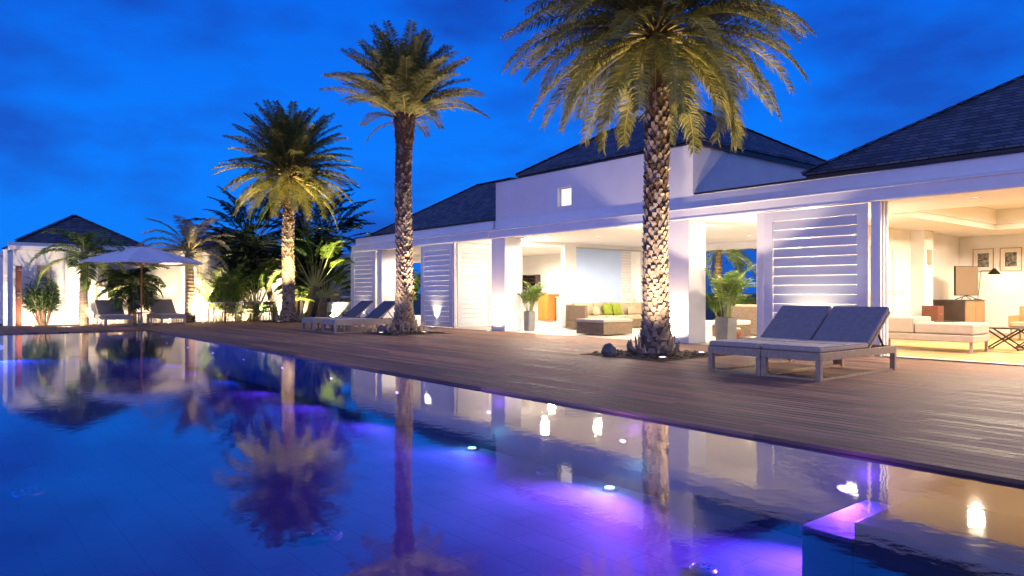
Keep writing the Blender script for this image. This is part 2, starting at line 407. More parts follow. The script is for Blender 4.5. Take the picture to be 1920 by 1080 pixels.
def wallY(mb, y0, y1, x0, x1, z0, z1, holes):
    """wall along X with rectangular holes (x0,x1,z0,z1), cut into butted boxes"""
    xs = sorted(set([x0,x1]+[h[0] for h in holes]+[h[1] for h in holes]))
    for a, c in zip(xs[:-1], xs[1:]):
        hz = [h for h in holes if h[0] <= a+1e-6 and h[1] >= c-1e-6]
        if not hz: mb.box(a,y0,z0,c,y1,z1); continue
        h = hz[0]
        if h[2] > z0: mb.box(a,y0,z0,c,y1,h[2])
        if h[3] < z1: mb.box(a,y0,h[3],c,y1,z1)
def wallX(mb, x0, x1, y0, y1, z0, z1, holes):
    ys = sorted(set([y0,y1]+[h[0] for h in holes]+[h[1] for h in holes]))
    for a, c in zip(ys[:-1], ys[1:]):
        hz = [h for h in holes if h[0] <= a+1e-6 and h[1] >= c-1e-6]
        if not hz: mb.box(x0,a,z0,x1,c,z1); continue
        h = hz[0]
        if h[2] > z0: mb.box(x0,a,z0,x1,c,h[2])
        if h[3] < z1: mb.box(x0,a,h[3],x1,c,z1)
# ================================================================== MAIN VILLA
F = 13.9
villa = thing('villa', 'long white villa with grey hip roofs and open lit rooms beside the pool deck', 'house', (-12, 17, 0))
def vp(name, mb, m, **k): return mb.build(name, m, villa, **k)
HL, HR = -28.3, 6.0
# floors
f = MB(); f.box(-28.3, F-.06, -.10, -8.75, 25, .0); vp('terrace_floor', f, stone_f)
f = MB(); f.box(-8.45, 14.5, -.10, 6, 25, .004); vp('living_floor', f, floor_w)
f = MB(); f.box(-8.75+.003, F-.06, -.10, 6, 14.5-.003, .0); vp('threshold', f, stone_f)
# ceiling slabs (roof deck)
f = MB(); f.box(-28.2, F+.25, 2.955, -8.6, 25, 3.10); vp('ceiling', f, ceil_m)
f = MB()  # living room ceiling with a raised coffer
f.box(-8.6+.003, F+.25, 2.955, 6, 16.3, 3.10); f.box(-8.6+.003, 22.8, 2.955, 6, 25, 3.10); f.box(-8.6+.003, 16.3, 2.955, -7.0, 22.8, 3.10); f.box(4.2, 16.3, 2.955, 6, 22.8, 3.10)
f.box(-7.05, 16.25, 3.10+.003, 4.25, 16.35, 3.5); f.box(-7.05, 22.75, 3.103, 4.25, 22.85, 3.5); f.box(-7.05, 16.35, 3.103, -6.95, 22.75, 3.5); f.box(4.15, 16.35, 3.103, 4.25, 22.75, 3.5)
f.box(-7.05, 16.25, 3.503, 4.25, 22.85, 3.55)
vp('coffered_ceiling', f, ceil_m)
# fascia, profile stepping out below
def fascia(name, x0, x1, dy=0):
    pr = [(14.1+dy,3.56),(14.1+dy,3.30),(F-.03+dy,3.22),(F-.03+dy,3.20),(F+dy,3.195),(F+dy,3.01),(F-.03+dy,3.0),(F-.035+dy,2.975),(F-.02+dy,2.95),(F+.5,2.95),(F+.5,3.56)]
    f = MB(); f.prism_x(pr, x0, x1); vp(name, f, trim, bevel=.004, seg=1)
fascia('fascia', -28.2, -18.46); fascia('fascia', -18.40, 6.0, .045)
cap = MB(); cap.box(-28.26, 14.06, 3.563, -18.43, 14.3, 3.60); cap.box(-10.55, 14.10, 3.563, 6.0, 14.3, 3.60); vp('flashing', cap, black_m)
# the raised block
pw = MB(); wallY(pw, 14.147, 14.35, -18.37, -10.62, 3.562, 4.78, [(-15.42,-14.83,3.72,4.27)]); vpw = vp('parapet_wall', pw, stucco)
pw = MB(); pw.box(-18.37, 14.353, 3.5, -18.17, 20.9, 4.78); pw.box(-10.82, 14.353, 3.5, -10.62, 20.9, 4.78); pw.box(-18.17, 20.7, 3.5, -10.82, 20.9, 4.78); vp('parapet_side', pw, stucco)
cp = MB(); cp.box(-18.40, 14.12, 4.783, -10.59, 14.38, 4.81); cp.box(-18.40, 14.383, 4.783, -18.14, 20.93, 4.81); cp.box(-10.85, 14.383, 4.783, -10.59, 20.93, 4.81); vp('parapet_cap', cp, black_m)
# small lit window in the block : px 1058-1090
wd = MB(); wd.box(-15.419, 14.30, 3.721, -14.831, 14.32, 4.269)
wf = vp('window', wd, led('lit_shade', (1,.84,.62), .85))
fr_ = MB(); fr_.box(-15.418,14.26,4.24,-14.832,14.297,4.268); fr_.box(-15.418,14.26,3.722,-14.832,14.297,3.75); fr_.box(-15.418,14.26,3.753,-15.39,14.297,4.237); fr_.box(-14.86,14.26,3.753,-14.832,14.297,4.237);
fr_.build('frame', trim, wf)
# roofs
def hip(x0,y0,x1,y1,z,pitch,parent,name='roof',m=None,gut=True):
    o = MB(); w_, d_ = x1-x0, y1-y0; h = min(w_, d_)/2
    if w_ >= d_: r0 = (x0+h, y0+h); r1 = (x1-h, y0+h)
    else: r0 = (x0+h, y0+h); r1 = (x0+h, y1-h)
    zt = z + h*pitch
    vs = [(x0,y0,z),(x1,y0,z),(x1,y1,z),(x0,y1,z),(x0,y0,z-.05),(x1,y0,z-.05),(x1,y1,z-.05),(x0,y1,z-.05),(*r0,zt),(*r1,zt)]
    if w_ >= d_: fs = [(0,1,9,8),(1,2,9),(2,3,8,9),(3,0,8)]
    else: fs = [(0,1,8),(1,2,9,8),(2,3,9),(3,0,8,9)]
    fs += [(4,7,6,5),(0,4,5,1),(1,5,6,2),(2,6,7,3),(3,7,4,0)]
    o.add(vs, fs)
    rf = o.build(name, m or roof_m, parent)
    # ridge and hip caps, laid in short overlapping pieces
    q = MB()
    ends = [((x0,y0,z), (*r0,zt)), ((x0,y1,z), (*r0,zt) if w_>=d_ else (*r1,zt)), ((x1,y0,z), (*r1,zt) if w_>=d_ else (*r0,zt)), ((x1,y1,z), (*r1,zt)), ((*r0,zt),(*r1,zt))]
    for a, c in ends:
        a = Vector(a); c = Vector(c); ln = (c-a).length
        if ln < .3: continue
        k = max(1, int(ln/.28))
        for i in range(k):
            p = a.lerp(c, i/k); r_ = a.lerp(c, min(1,(i+1.1)/k))
            q.bar(p+Vector((0,0,.025)), r_+Vector((0,0,.012)), .17, .02)
    q.build('ridge_cap', m or roof_m, rf)
    if gut:
        q = MB(); q.box(x0+.06,y0+.06,z-.17,x1-.06,y1-.06,z-.053); q.build('eave_board', wood_d, rf)
    return rf
hip(-7.92, 14.28, 8.5, 25.3, 3.74, .62, villa)
hip(-27.2, 14.28, -17.9-.5, 20.7, 3.66, .63, villa)
hip(-17.45, 14.22, -10.45, 21.2, 4.93, .63, villa)
# columns
for cx in (-17.66, -10.6):
    c_ = MB(); c_.box(cx-.71, F+.06, .003, cx, 14.63, 2.952); vp('column', c_, stucco, bevel=.012)
# side wall left end with opening
s_ = MB(); s_.box(-28.3, F+.02, .003, -28.1, 16.8, 2.952); s_.box(-28.3, 16.8, 2.6, -28.1, 18.4, 2.952); s_.box(-28.3,16.8,.003,-28.1,18.4,.2); s_.box(-28.3, 18.4, .003, -28.1, 25, 2.952)
vp('end_wall', s_, stucco)
# back wall with openings
q = MB(); wallY(q, 21.2, 21.4, -18.2, -8.8, .003, 2.952, [(-15.9,-13.35,.25,2.72)]); vp('terrace_back_wall', q, stucco)
q = MB(); wallY(q, 21.6, 21.8, -28.1, -18.4, .003, 2.952, []); vp('kitchen_back_wall', q, stucco)
q = MB(); wallX(q, -18.4, -18.2, 14.7, 21.6, .003, 2.952, [(14.7,17.05,.003,2.86),(17.6,21.0,.86,2.82)]); vp('partition_wall', q, stucco)
q = MB(); wallX(q, -8.8, -8.6, F+.08, 25, .003, 2.952, [(18.9,19.95,.003,2.5)]); vp('partition_wall', q, stucco)
q = MB(); wallX(q, -8.6, -8.25, 21.35, 21.95, .003, 2.952, []); vp('wall_pier', q, stucco)
q = MB(); wallY(q, 24.9, 25.1, -8.6, 6.1, .007, 3.49, []); q.box(5.9, F+.1, .007, 6.1, 24.9, 3.49); vp('living_back_wall', q, stucco)
q = MB(); wallY(q, 16.9, 17.1, -24.4, -20.6, .003, 2.952, []); q.box(-20.6, 15.5, .003, -20.4, 16.9, 2.952); vp('bath_wall', q, stucco)
q = MB(); q.box(-26.15, F+.12, .003, -25.75, 14.9, 2.952); vp('wall_pier', q, stucco)
# white sliding screen and louvred shutter in the partition opening behind the sofa
q = MB(); q.box(-18.33, 17.62, .87, -18.29, 20.0, 2.815); s1 = vp('sliding_screen', q, mat('blue_lit_white_panel', (.50,.66,.98), (.46,.62,.94), 1, .5))  # white panel; the blue light on it is put into its colour
q = MB(); q.box(-18.2+.0,17.6,2.78,-18.15,21.0,2.83); vp('track_rail', q, steel)
q = MB()
for i in range(18): q.box(-18.34, 20.02, .9+i*.105, -18.30, 20.6, .9+i*.105+.085)
q.box(-18.36,20.0,.86,-18.28,20.03,2.82); vp('louvred_screen', q, shut_m)

# louvred shutters : frame + tilted slats, gaps between
def shutter(x0, x1, y, z0, z1, name='louvred_shutter', axis='x', n=14, border=.2, flip=1, lowpanel=0):
    root = thing(name, None, None, (x0, y, 0)); root.parent = villa; root.location = Vector((x0,y,0)) - villa.location
    W = abs(x1-x0)
    f = MB(); t = .045
    f.box(0,0,z0,border,t,z1); f.box(W-border,0,z0,W,t,z1); f.box(border,0,z0,W-border,t,z0+border*.9); f.box(border,0,z1-border,W-border,t,z1)
    fo = f.build('frame', shut_m, root, local=True, bevel=.004, seg=1)
    a = z0+border*.9; bb = z1-border; p = (bb-a)/n
    sl = MB()
    for i in range(n):
        z = a + i*p
        sl.add([(border+.008,.008,z+.005),(W-border-.004,.008,z+.005),(W-border-.004,.034,z+p-.004),(border+.008,.034,z+p-.004),
                (border+.008,.020,z+.003),(W-border-.004,.020,z+.003),(W-border-.004,.044,z+p-.002),(border+.008,.044,z+p-.002)],
               [(0,1,2,3),(7,6,5,4),(0,4,5,1),(1,5,6,2),(2,6,7,3),(3,7,4,0)])
    so = sl.build('slat_panel', shut_m, root, local=True)
    if axis == 'y': root.rotation_euler = (0,0,R(90))
    return root
for (xa, xb, n) in ((-8.57,-6.38,13), (-22.56,-20.5,14), (-28.15,-26.12,14)):
    sh = shutter(xa, xb, F-.01, .03, 2.93, n=n)
sh = shutter(-20.33, -18.83, F+.10, .03, 2.93, axis='y', n=16, border=.17)
# stacked sliding door leaves beside the living room opening
for i in range(3):
    q = MB(); q.box(-6.34, F+.05+i*.11, .01, -6.16+ .01*i, F+.12+i*.11, 2.945); vp('door_leaf', q, trim, bevel=.006)
q = MB(); q.box(-20.48, F+.0, .01, -20.40, F+.07, 2.945); vp('door_post', q, trim, bevel=.006)
# floor track
q = MB(); q.box(-6.1, F+.02, .003, 6, F+.12, .018); vp('door_track', q, steel)
# glazed door in the left wall of the living room
q = MB(); 
for a, c in ((18.9,18.96),(19.4,19.45),(19.89,19.95)): q.box(-8.73, a, .01, -8.67, c, 2.49)
gd = vp('glazed_door', q, trim)
q = MB(); q.box(-8.705,18.96,.05,-8.695,19.4,2.45); q.build('pane', pane_m, gd)
# inner door leaf and switch plate
q = MB(); q.box(-8.6, 20.15, .01, -8.56, 21.0, 2.4); vp('inner_door', q, trim, bevel=.008)
q = MB(); q.box(-8.559, 20.5, 1.15, -8.55, 20.78, 1.27); vp('switch_plate', q, paper)
q = MB(); q.box(-8.6, 22.4, .01, -8.565, 23.3, 2.5); vp('inner_door', q, trim, bevel=.008)
q = MB(); q.box(-8.25, 21.55, 2.0, -8.22, 21.8, 2.42); vp('wall_speaker', q, fab_c)
q = MB()
for i in range(9):
    for j in range(5): q.box(-28.098, 14.3+j*.5, .05+i*.31, -28.09, 14.3+j*.5+.49, .05+i*.31+.30)
vp('wall_tiling', q, mat('cream_tile', (.70,.62,.48), (.60,.52,.40), 3, .25))

# ---------- light fittings in ceilings
def downlight(x, y, z, power, size=150, colr=SOFT, label='', group='round downlights in the villa ceilings', r=.07, parent=True):
    t_ = thing('ceiling_light', label, 'ceiling light', (x,y,z), group=group)
    q = MB(); q.lathe([(r+.02,-.012),(r+.02,0),(r,0),(r,-.006)], n=16); q.build('trim_ring', trim, t_, local=True)
    q = MB(); q.lathe([(r,-.005),(r,-.001)], n=16); q.build('diffuser', warmglass, t_, local=True)
    if power: spot(t_, (x,y,z-.06), (x,y,z-2), power*1.25, colr, 174, .35, .12)
    return t_
DL = [(-15.6,16.0,2.952,70,'terrace ceiling light nearest the pillar beside the tall open shutter'),
      (-14.8,18.6,2.952,90,'terrace ceiling light above the wicker sofa with green cushions'),
      (-12.4,16.4,2.952,80,'terrace ceiling light behind the big palm trunk'),
      (-12.4,19.3,2.952,110,'terrace ceiling light deep inside in front of the garden opening'),
      (-9.7,16.6,2.952,90,'terrace ceiling light above the wicker chair behind the wide shutter'),
      (-22.6,19.3,2.952,190,'ceiling light over the kitchen with the orange cabinet'),
      (-19.6,17.7,2.952,110,'ceiling light by the doorway between kitchen and terrace'),
      (-24.3,15.3,2.952,120,'ceiling light in the tiled room at the far end of the villa'),
      (-4.87,14.9,2.952,95,'ceiling light just inside the living room opening above the daybed'),
      (-2.2,14.9,2.952,95,'added ceiling light just inside the opening beyond the right edge of the photo'),  # out-of-view lamp added to light the right of the deck
      (-7.2,15.0,2.952,60,'added ceiling light behind the stacked door leaves'),  # hidden lamp, added for warm light toward the loungers
      (-12.2,14.7,2.952,60,'terrace ceiling light at the opening beside the column behind the big palm'),
      (-16.6,14.7,2.952,50,'added terrace ceiling light at the opening beside the left white column'),  # added to spill warm light onto the deck
      (-26.9,15.8,2.952,70,'ceiling light over the cream tiled end wall')]
for x,y,z,p,l in DL: downlight(x,y,z,p,label=l)
for x,y,p,l in [(-4.6,18.2,190,'coffer light over the pale daybed in the living room'),(-4.6,21.3,190,'coffer light nearest the television'),(-.5,18.2,170,'coffer light over the folding stools'),(-.5,21.3,170,'coffer light nearest the framed pictures')]:
    downlight(x,y,3.50,p,label=l)

def wall_light(x, y, z, dx, dy, power, label):  # all but the first are hidden lamps added to brighten the ceilings
    t_ = thing('wall_light', label, 'wall light', (x,y,z), group='small upward wall lamps under the villa ceilings')
    q = MB(); q.box(-.04,-.04,-.06,.04,.04,.06); q.build('backplate', steel, t_, local=True, bevel=.004)
    q = MB(); q.lathe([(.035,-.05),(.05,.05),(.046,.05),(.03,-.03)], (dx*.09,dy*.09,0), 14); q.build('cup', trim, t_, local=True)
    point(t_, (x+dx*.09, y+dy*.09, z+.10), power*1.5, SOFT, .04)
wall_light(-11.355, 14.35, 2.30, -1, 0, 60, 'wall lamp on the hidden side of the white column behind the big palm')
wall_light(-18.05, 14.675, 2.30, 0, 1, 45, 'added fill lamp on the back of the left white column')
wall_light(-8.84, 15.4, 2.30, -1, 0, 60, 'added fill lamp on the terrace side of the wall behind the wide shutter')
wall_light(-8.555, 15.6, 2.30, 1, 0, 75, 'added fill lamp on the living room side of the wall behind the wide shutter')
wall_light(5.86, 16.0, 2.30, -1, 0, 75, 'added fill lamp at the far right end of the living room')
wall_light(-20.36, 16.2, 2.30, 1, 0, 40, 'added fill lamp behind the tall open shutter')
# ---------- in-ground uplights
def uplight(x, y, target, power, label, colr=WARM, size=55, blend=.7, z=.003, group='small round uplights set in the deck'):
    t_ = thing('ground_light', label, 'ground light', (x,y,z), group=group)
    q = MB(); q.lathe([(.075,0),(.075,.012),(.055,.014),(.055,.006)], n=16); q.build('rim', steel, t_, local=True)
    q = MB(); q.lathe([(.054,.004),(.054,.010)], n=16); q.build('lens', glassy, t_, local=True)
    spot(t_, (x,y,z+.05), target, power, colr, size, blend, .03)
    return t_
uplight(-18.05, F-.30, (-18.02, F-.05, 2.6), 75, 'ground light at the foot of the left hand white column', size=150, blend=1)
uplight(-10.95, F-.30, (-10.95, F-.05, 2.6), 75, 'ground light at the foot of the white column behind the big palm', size=150, blend=1)
uplight(-21.5, F-.17, (-21.5, F-.05, 2.8), 110, 'ground light under the narrow shutter beside the open one', (1,.85,.55), 66, 1)
uplight(-27.1, F-.17, (-27.1, F-.05, 2.8), 90, 'ground light under the farthest villa shutter', (1,.85,.55), 66, 1)
uplight(-7.45, F-.34, (-7.45, F-.05, 2.8), 80, 'ground light under the wide shutter behind the double lounger', (1,.85,.50), 90, 1)

exec_after = []
# ================================================================== PALMS
def frond(mb, base, az, el, Ln, droop, leafL, n, wid, vee=.35, rnd=None, stem=.022, bare=.15, sweep=.9, ld=.5, steps=12, mi=(0,1), side_curl=0.0):
    rnd = rnd or random
    p = Vector(base); pts = [p.copy()]; dirs = []
    for i in range(steps):
        s = (i+.5)/steps; e_ = el - droop*(s**1.35); a_ = az + side_curl*s
        d = Vector((math.cos(a_)*math.cos(e_), math.sin(a_)*math.cos(e_), math.sin(e_)))
        dirs.append(d); p = p + d*(Ln/steps); pts.append(p.copy())
    mb.tube(pts, [stem*(1-.85*i/steps) for i in range(steps+1)], 4, mi[1], cap=False)
    for k in range(n):
        s = bare + (1-bare)*(k+.5)/n
        f_ = s*steps; i = min(int(f_), steps-1); q = pts[i].lerp(pts[i+1], f_-i); t = dirs[i]
        sd = t.cross(Vector((0,0,1)))
        if sd.length < .05: sd = Vector((math.sin(az), -math.cos(az), 0))
        sd.normalize(); up = sd.cross(t).normalized()
        pr = (.45+.55*min(1,(s-bare)/.25)) * (1-.62*max(0,(s-.55)/.45))
        for sg in (-1, 1):
            l = leafL*pr*rnd.uniform(.85,1.12); sw = sweep*(.55+.6*s)*rnd.uniform(.85,1.15)
            dr = (sd*sg*math.cos(sw) + t*math.sin(sw) + up*vee*rnd.uniform(.4,1.5)).normalized()
            m_ = q + dr*l*.5; d2 = (dr + Vector((0,0,-ld*rnd.uniform(.6,1.4)))).normalized(); e2 = m_ + d2*l*.5
            wv = (t*.75 + up*.35*rnd.uniform(-1,1)).normalized()*wid*.5
            mb.add([q-wv*.5, q+wv*.5, m_+wv, m_-wv, e2+wv*.15, e2-wv*.15], [(0,1,2,3),(3,2,4,5)], mi[0])
def trunk_pts(x, y, h, lean=(0,0), wob=.05, n=24, seed=0):
    r = random.Random(seed); ph = r.uniform(0,6)
    return [Vector((x+lean[0]*(i/n)**1.5+wob*math.sin(ph+i*.25)*(i/n), y+lean[1]*(i/n)**1.5+wob*math.cos(ph+i*.3)*(i/n), h*i/n)) for i in range(n+1)]
def trunk(mb, pts, radf, rows, around, lip=.06, skin=(0,1), hh=1.95, seed=1, top_from=.86, z0=.0):
    r = random.Random(seed); n = len(pts)-1
    mb.tube(pts, [radf(i/n) for i in range(n+1)], 18, skin[0])
    for k in range(rows):
        for j in range(around):
            if r.random() < .07: continue
            s = (k+.5+r.uniform(-.28,.28))/rows
            f_ = s*n; i = min(int(f_), n-1); c = pts[i].lerp(pts[i+1], f_-i); rad = radf(s)
            a = 2*PI*(j + .5*(k%2))/around + r.uniform(-.06,.06) + k*.03
            h = (pts[-1].z-pts[0].z)/rows*hh*r.uniform(.75,1.25); w_ = 2*PI/around*.97*r.uniform(.85,1.08)
            def P(rr, aa, dz): return (c.x+rr*math.cos(aa), c.y+rr*math.sin(aa), max(z0, c.z+dz))
            up = s > top_from; lp = lip*r.uniform(.6,1.35)*(1.5 if up else 1); hx = h*r.uniform(.85,1.15)*(1.7 if up else 1)
            m_ = 2 if (up and len(skin) > 2 or (len(skin) > 2 and r.random() < .10+(s-.40)*1.5)) else skin[1]
            vs = [P(rad*.985,a,-hx*.5), P(rad+.012,a-w_/2,-hx*.06), P(rad+.012,a+w_/2,-hx*.06), P(rad+lp,a-w_*.26,hx*.42), P(rad+lp,a+w_*.26,hx*.42), P(rad-.02,a-w_*.24,hx*.30), P(rad-.02,a+w_*.24,hx*.30), P(rad+lp*.55,a,hx*.1)]
            mb.add(vs, [(0,7,1),(0,2,7),(1,7,3),(2,4,7),(3,7,4),(1,3,5),(2,6,4),(3,4,6,5)], m_)

def date_palm(name, label, x, y, h, rad, flare, crown_fn, seed, rows, around, group):
    rt = thing(name, label, 'palm tree', (x,y,0), group=group)
    pts = trunk_pts(x, y, h, wob=.06, seed=seed)
    radf = lambda s: rad*(1 - .06*s) + flare*math.exp(-s*h/.28) + (rad*.30*max(0,(s-.86)/.14) if s > .86 else 0)
    t_ = MB(); trunk(t_, pts, radf, rows, around, lip=.042, skin=(0,1,2), seed=seed)
    t_.build('trunk', [bark, boot, fibre], rt)
    # roots and offshoot stubs at the foot
    r_ = random.Random(seed+5); q = MB()
    for i in range(34):
        a = r_.uniform(0,2*PI); d0 = rad+flare*.6; d1 = d0+r_.uniform(.05,.22)
        q.tube([(x+d0*math.cos(a)*.8, y+d0*math.sin(a)*.8, 0.0), (x+d1*math.cos(a), y+d1*math.sin(a), r_.uniform(.06,.18)), (x+(d1+.03)*math.cos(a), y+(d1+.03)*math.sin(a), r_.uniform(.2,.42))], [.05,.035,.012], 5)
    q.build('root_flare', boot, rt)
    c = MB(); crown_fn(c, Vector(pts[-1]), random.Random(seed+9)); c.build('crown', [leafA, stalkA], rt)
    c = MB(); r_ = random.Random(seed+3); tp = Vector(pts[-1])
    for k in range(0 if seed == 23 else 5):
        az = r_.uniform(0,2*PI); frond(c, tp+Vector((.2*math.cos(az),.2*math.sin(az),-.45)), az, R(-35)+r_.uniform(-.2,.2), r_.uniform(1.3,1.9), R(45), .34, 40, .022, .1, r_, .02, .2, .9, 1.2)
    if c.v: c.build('dry_skirt', [fibre, stalkA], rt)
    return rt
def crown_big(c, top, r):
    # full drooping head
    N = 112
    for k in range(N):
        u = (k+.5)/N; az = k*2.39996 + r.uniform(-.15,.15)
        el = R(-38) + (R(84)-R(-38))*(u**.85) + r.uniform(-.08,.08)
        Ln = 2.95*(.82+.18*math.sin(u*PI))*r.uniform(.9,1.06)
        b = top + Vector((.22*math.cos(az), .22*math.sin(az), -.35+.6*u))
        frond(c, b, az, el, Ln, R(70)*(.55+.5*(1-abs(u-.5)))*r.uniform(.8,1.15),   .50, 108, .027, .30, r, .024, .14, .60, .9, side_curl=r.uniform(-.25,.25))
def crown_up(c, top, r):
    N = 72
    for k in range(N):
        u = (k+.5)/N; az = k*2.39996 + r.uniform(-.2,.2)
        el = R(22) + R(66)*(u**.8) + r.uniform(-.08,.08)
        b = top + Vector((.15*math.cos(az), .15*math.sin(az), -.15+.35*u))
        frond(c, b, az, el, 2.42*r.uniform(.88,1.06), R(62)*r.uniform(.7,1.2)*(1-.45*u), .44, 76, .032, .35, r, .020, .12, .6, .6, side_curl=r.uniform(-.2,.2))
    for az in (-2.1,): frond(c, top+Vector((-.1,-.1,-.2)), az, R(-5), 1.3, R(70), .3, 26, .026, .3, r, .018, .1, .6, .9)
def crown_round(c, top, r):
    N = 104
    for k in range(N):
        u = (k+.5)/N; az = k*2.39996 + r.uniform(-.15,.15)
        el = R(-30) + R(118)*(u**.9) + r.uniform(-.08,.08)
        b = top + Vector((.2*math.cos(az), .2*math.sin(az), -.3+.5*u))
        frond(c, b, az, el, 2.85*r.uniform(.88,1.05), R(62)*r.uniform(.75,1.15)*(1-.45*u), .50, 74, .040, .35, r, .024, .12, .6, .7, side_curl=r.uniform(-.2,.2))
GP = 'tall date palms standing in the deck'
date_palm('date_palm', 'nearest and thickest date palm with a drooping crown cut by the top of the photo', -9.11, 10.97, 6.4, .225, .22, crown_big, 11, 70, 12, GP)
date_palm('date_palm', 'tall slim date palm with upswept crown between far loungers and narrow shutter', -18.72, 10.94, 6.55, .235, .30, crown_up, 23, 84, 13, GP)
date_palm('date_palm', 'round headed date palm lit yellow from below in front of the dark paddle leaved palms', -29.5, 11.64, 6.3, .235, .28, crown_round, 31, 76, 12, GP)
# their uplights
GU = 'spot lamps at the feet of the plants'
uplight(-8.2, 10.05, (-9.0, 10.85, 2.6), 210, 'spot lamp in the mulch in front of the nearest palm', (1,.76,.52), 84, 1, .06, GU)
uplight(-8.4, 11.45, (-8.8, 11.2, 6.5), 460, 'spot lamp in the mulch between nearest palm and house', YEL, 64, .8, .06, GU)
uplight(-9.75, 11.7, (-9.75, 11.75, 5.5), 170, 'spot lamp behind the nearest palm beside the dark rock', (1,.76,.56), 106, .15, .06, GU)
uplight(-18.5, 10.05, (-18.72, 10.8, 4.0), 110, 'spot lamp in front of the slim upswept palm', (1,.74,.50), 66, 1, .06, GU)
uplight(-18.0, 11.2, (-18.6, 11.0, 6.3), 480, 'spot lamp to the right of the slim upswept palm', (1,.76,.50), 40, .6, .06, GU)
uplight(-28.55, 10.85, (-28.9, 11.0, 6.2), 1100, 'spot lamp in front of the round headed yellow lit palm', YEL, 62, .6, .06, GU)
uplight(-30.35, 10.95, (-30.0, 10.9, 6.2), 900, 'spot lamp at the far left side of the round headed yellow lit palm', YEL, 66, .6, .06, GU)
uplight(-28.6, 12.45, (-28.9, 12.3, 6.2), 900, 'spot lamp behind the round headed yellow lit palm', YEL, 62, .6, .06, GU)

# one rock and one shadow stand-in
def rock(x, y, s, label, seed):
    r_ = random.Random(seed); me = MB(); n = 9; m_ = 6; vs = []; fs = []
    for i in range(m_+1):
        ph = -PI/2 + PI*i/m_
        for j in range(n):
            th = 2*PI*j/n; rr = s*(1+r_.uniform(-.2,.2))
            vs.append((x+rr*math.cos(ph)*math.cos(th), y+rr*math.cos(ph)*math.sin(th)*.8, .02+s*.35+rr*.85*math.sin(ph)))
    for i in range(m_):
        for j in range(n): fs.append((i*n+j, i*n+(j+1)%n, (i+1)*n+(j+1)%n, (i+1)*n+j))
    me.add(vs, fs)
    o = me.build('boulder', rock_m, None, loc=(x,y,0)); tag(o, label, 'rock')
rock(-9.55, 10.12, .17, 'dark pointed rock on the mulch left of the nearest palm', 3)
rock(-18.95, 10.35, .18, 'dark lump standing in for the shadow at the front foot of the slim upswept palm', 8)  # lump shaped to stand for the dark shadow at the trunk's foot

# ================================================================== GARDEN PLANTS
def feather_palm(name, label, x, y, th, tr, N, L_, el0, el1, droop, leafL, seed, leaf, stalk, bk, group=None, n=34, wid=.04, lean=(0,0), base_z=0, cat='palm tree', sweep=.6, ld=.6):
    rt = thing(name, label, cat, (x,y,base_z), group=group); r_ = random.Random(seed)
    pts = [p + Vector((0,0,base_z)) for p in trunk_pts(x, y, th, lean=lean, wob=.04, seed=seed, n=12)]
    t_ = MB(); t_.tube(pts, [tr*(1.25-.35*i/12) for i in range(13)], 12)
    if th > .8:
        for k in range(int(th/.14)):
            s = (k+.5)/int(th/.14); i = min(int(s*12),11); c = pts[i].lerp(pts[i+1], s*12-i); rr = tr*(1.25-.35*s)*1.05
            t_.tube([c-Vector((0,0,.02)), c+Vector((0,0,.02))], [rr, rr*1.05], 12)
    t_.build('trunk', bk, rt)
    c = MB(); top = pts[-1]
    for k in range(N):
        u = (k+.5)/N; az = k*2.39996+r_.uniform(-.3,.3)
        frond(c, top+Vector((.05*math.cos(az),.05*math.sin(az),.1*u)), az, el0+(el1-el0)*u+r_.uniform(-.1,.1), L_*r_.uniform(.8,1.1), droop*r_.uniform(.7,1.2), leafL, n, wid, .25, r_, .02, .15, sweep, ld)
    c.build('crown', [leaf, stalk], rt)
    return rt
def cane_palm(name, label, x, y, z, N, hmin, hmax, L_, leafL, seed, leaf, stalk, spread=.2, n=22, wid=.03, cat='plant', planter=None, group=None, droop=R(60), el=(50,88), ld=.5):
    rt = thing(name, label, cat, (x,y,0), group=group); r_ = random.Random(seed)
    if planter:
        w_, h_ = planter; q = MB()
        q.prism_y([(x-w_/2*.86,0.003),(x+w_/2*.86,0.003),(x+w_/2,h_),(x-w_/2,h_)], y-w_/2, y+w_/2)
        q.build('planter', planter_m, rt, bevel=.008); q = MB(); q.box(x-w_/2+.03,y-w_/2+.03,h_-.0,x+w_/2-.03,y+w_/2-.03,h_+.012); q.build('soil', soil, rt)
    c = MB(); c2 = MB()
    for k in range(N):
        a = r_.uniform(0,2*PI); rr = spread*math.sqrt(r_.random())*.5; b = Vector((x+rr*math.cos(a), y+rr*math.sin(a), z))
        hh = r_.uniform(hmin,hmax); az = a+r_.uniform(-.6,.6); t_ = b+Vector((spread*.4*math.cos(az), spread*.4*math.sin(az), hh))
        c2.tube([b, b.lerp(t_,.5)+Vector((0,0,.02)), t_], [.012,.010,.008], 5)
        for j in range(2):
            frond(c, t_, az+j*r_.uniform(1.2,2.6), R(r_.uniform(*el)), L_*r_.uniform(.7,1.1), droop*r_.uniform(.7,1.2), leafL, n, wid, .2, r_, .009, .12, .7, ld)
    c2.build('stem_cluster', stalk, rt); c.build('foliage', [leaf, stalk], rt)
    return rt
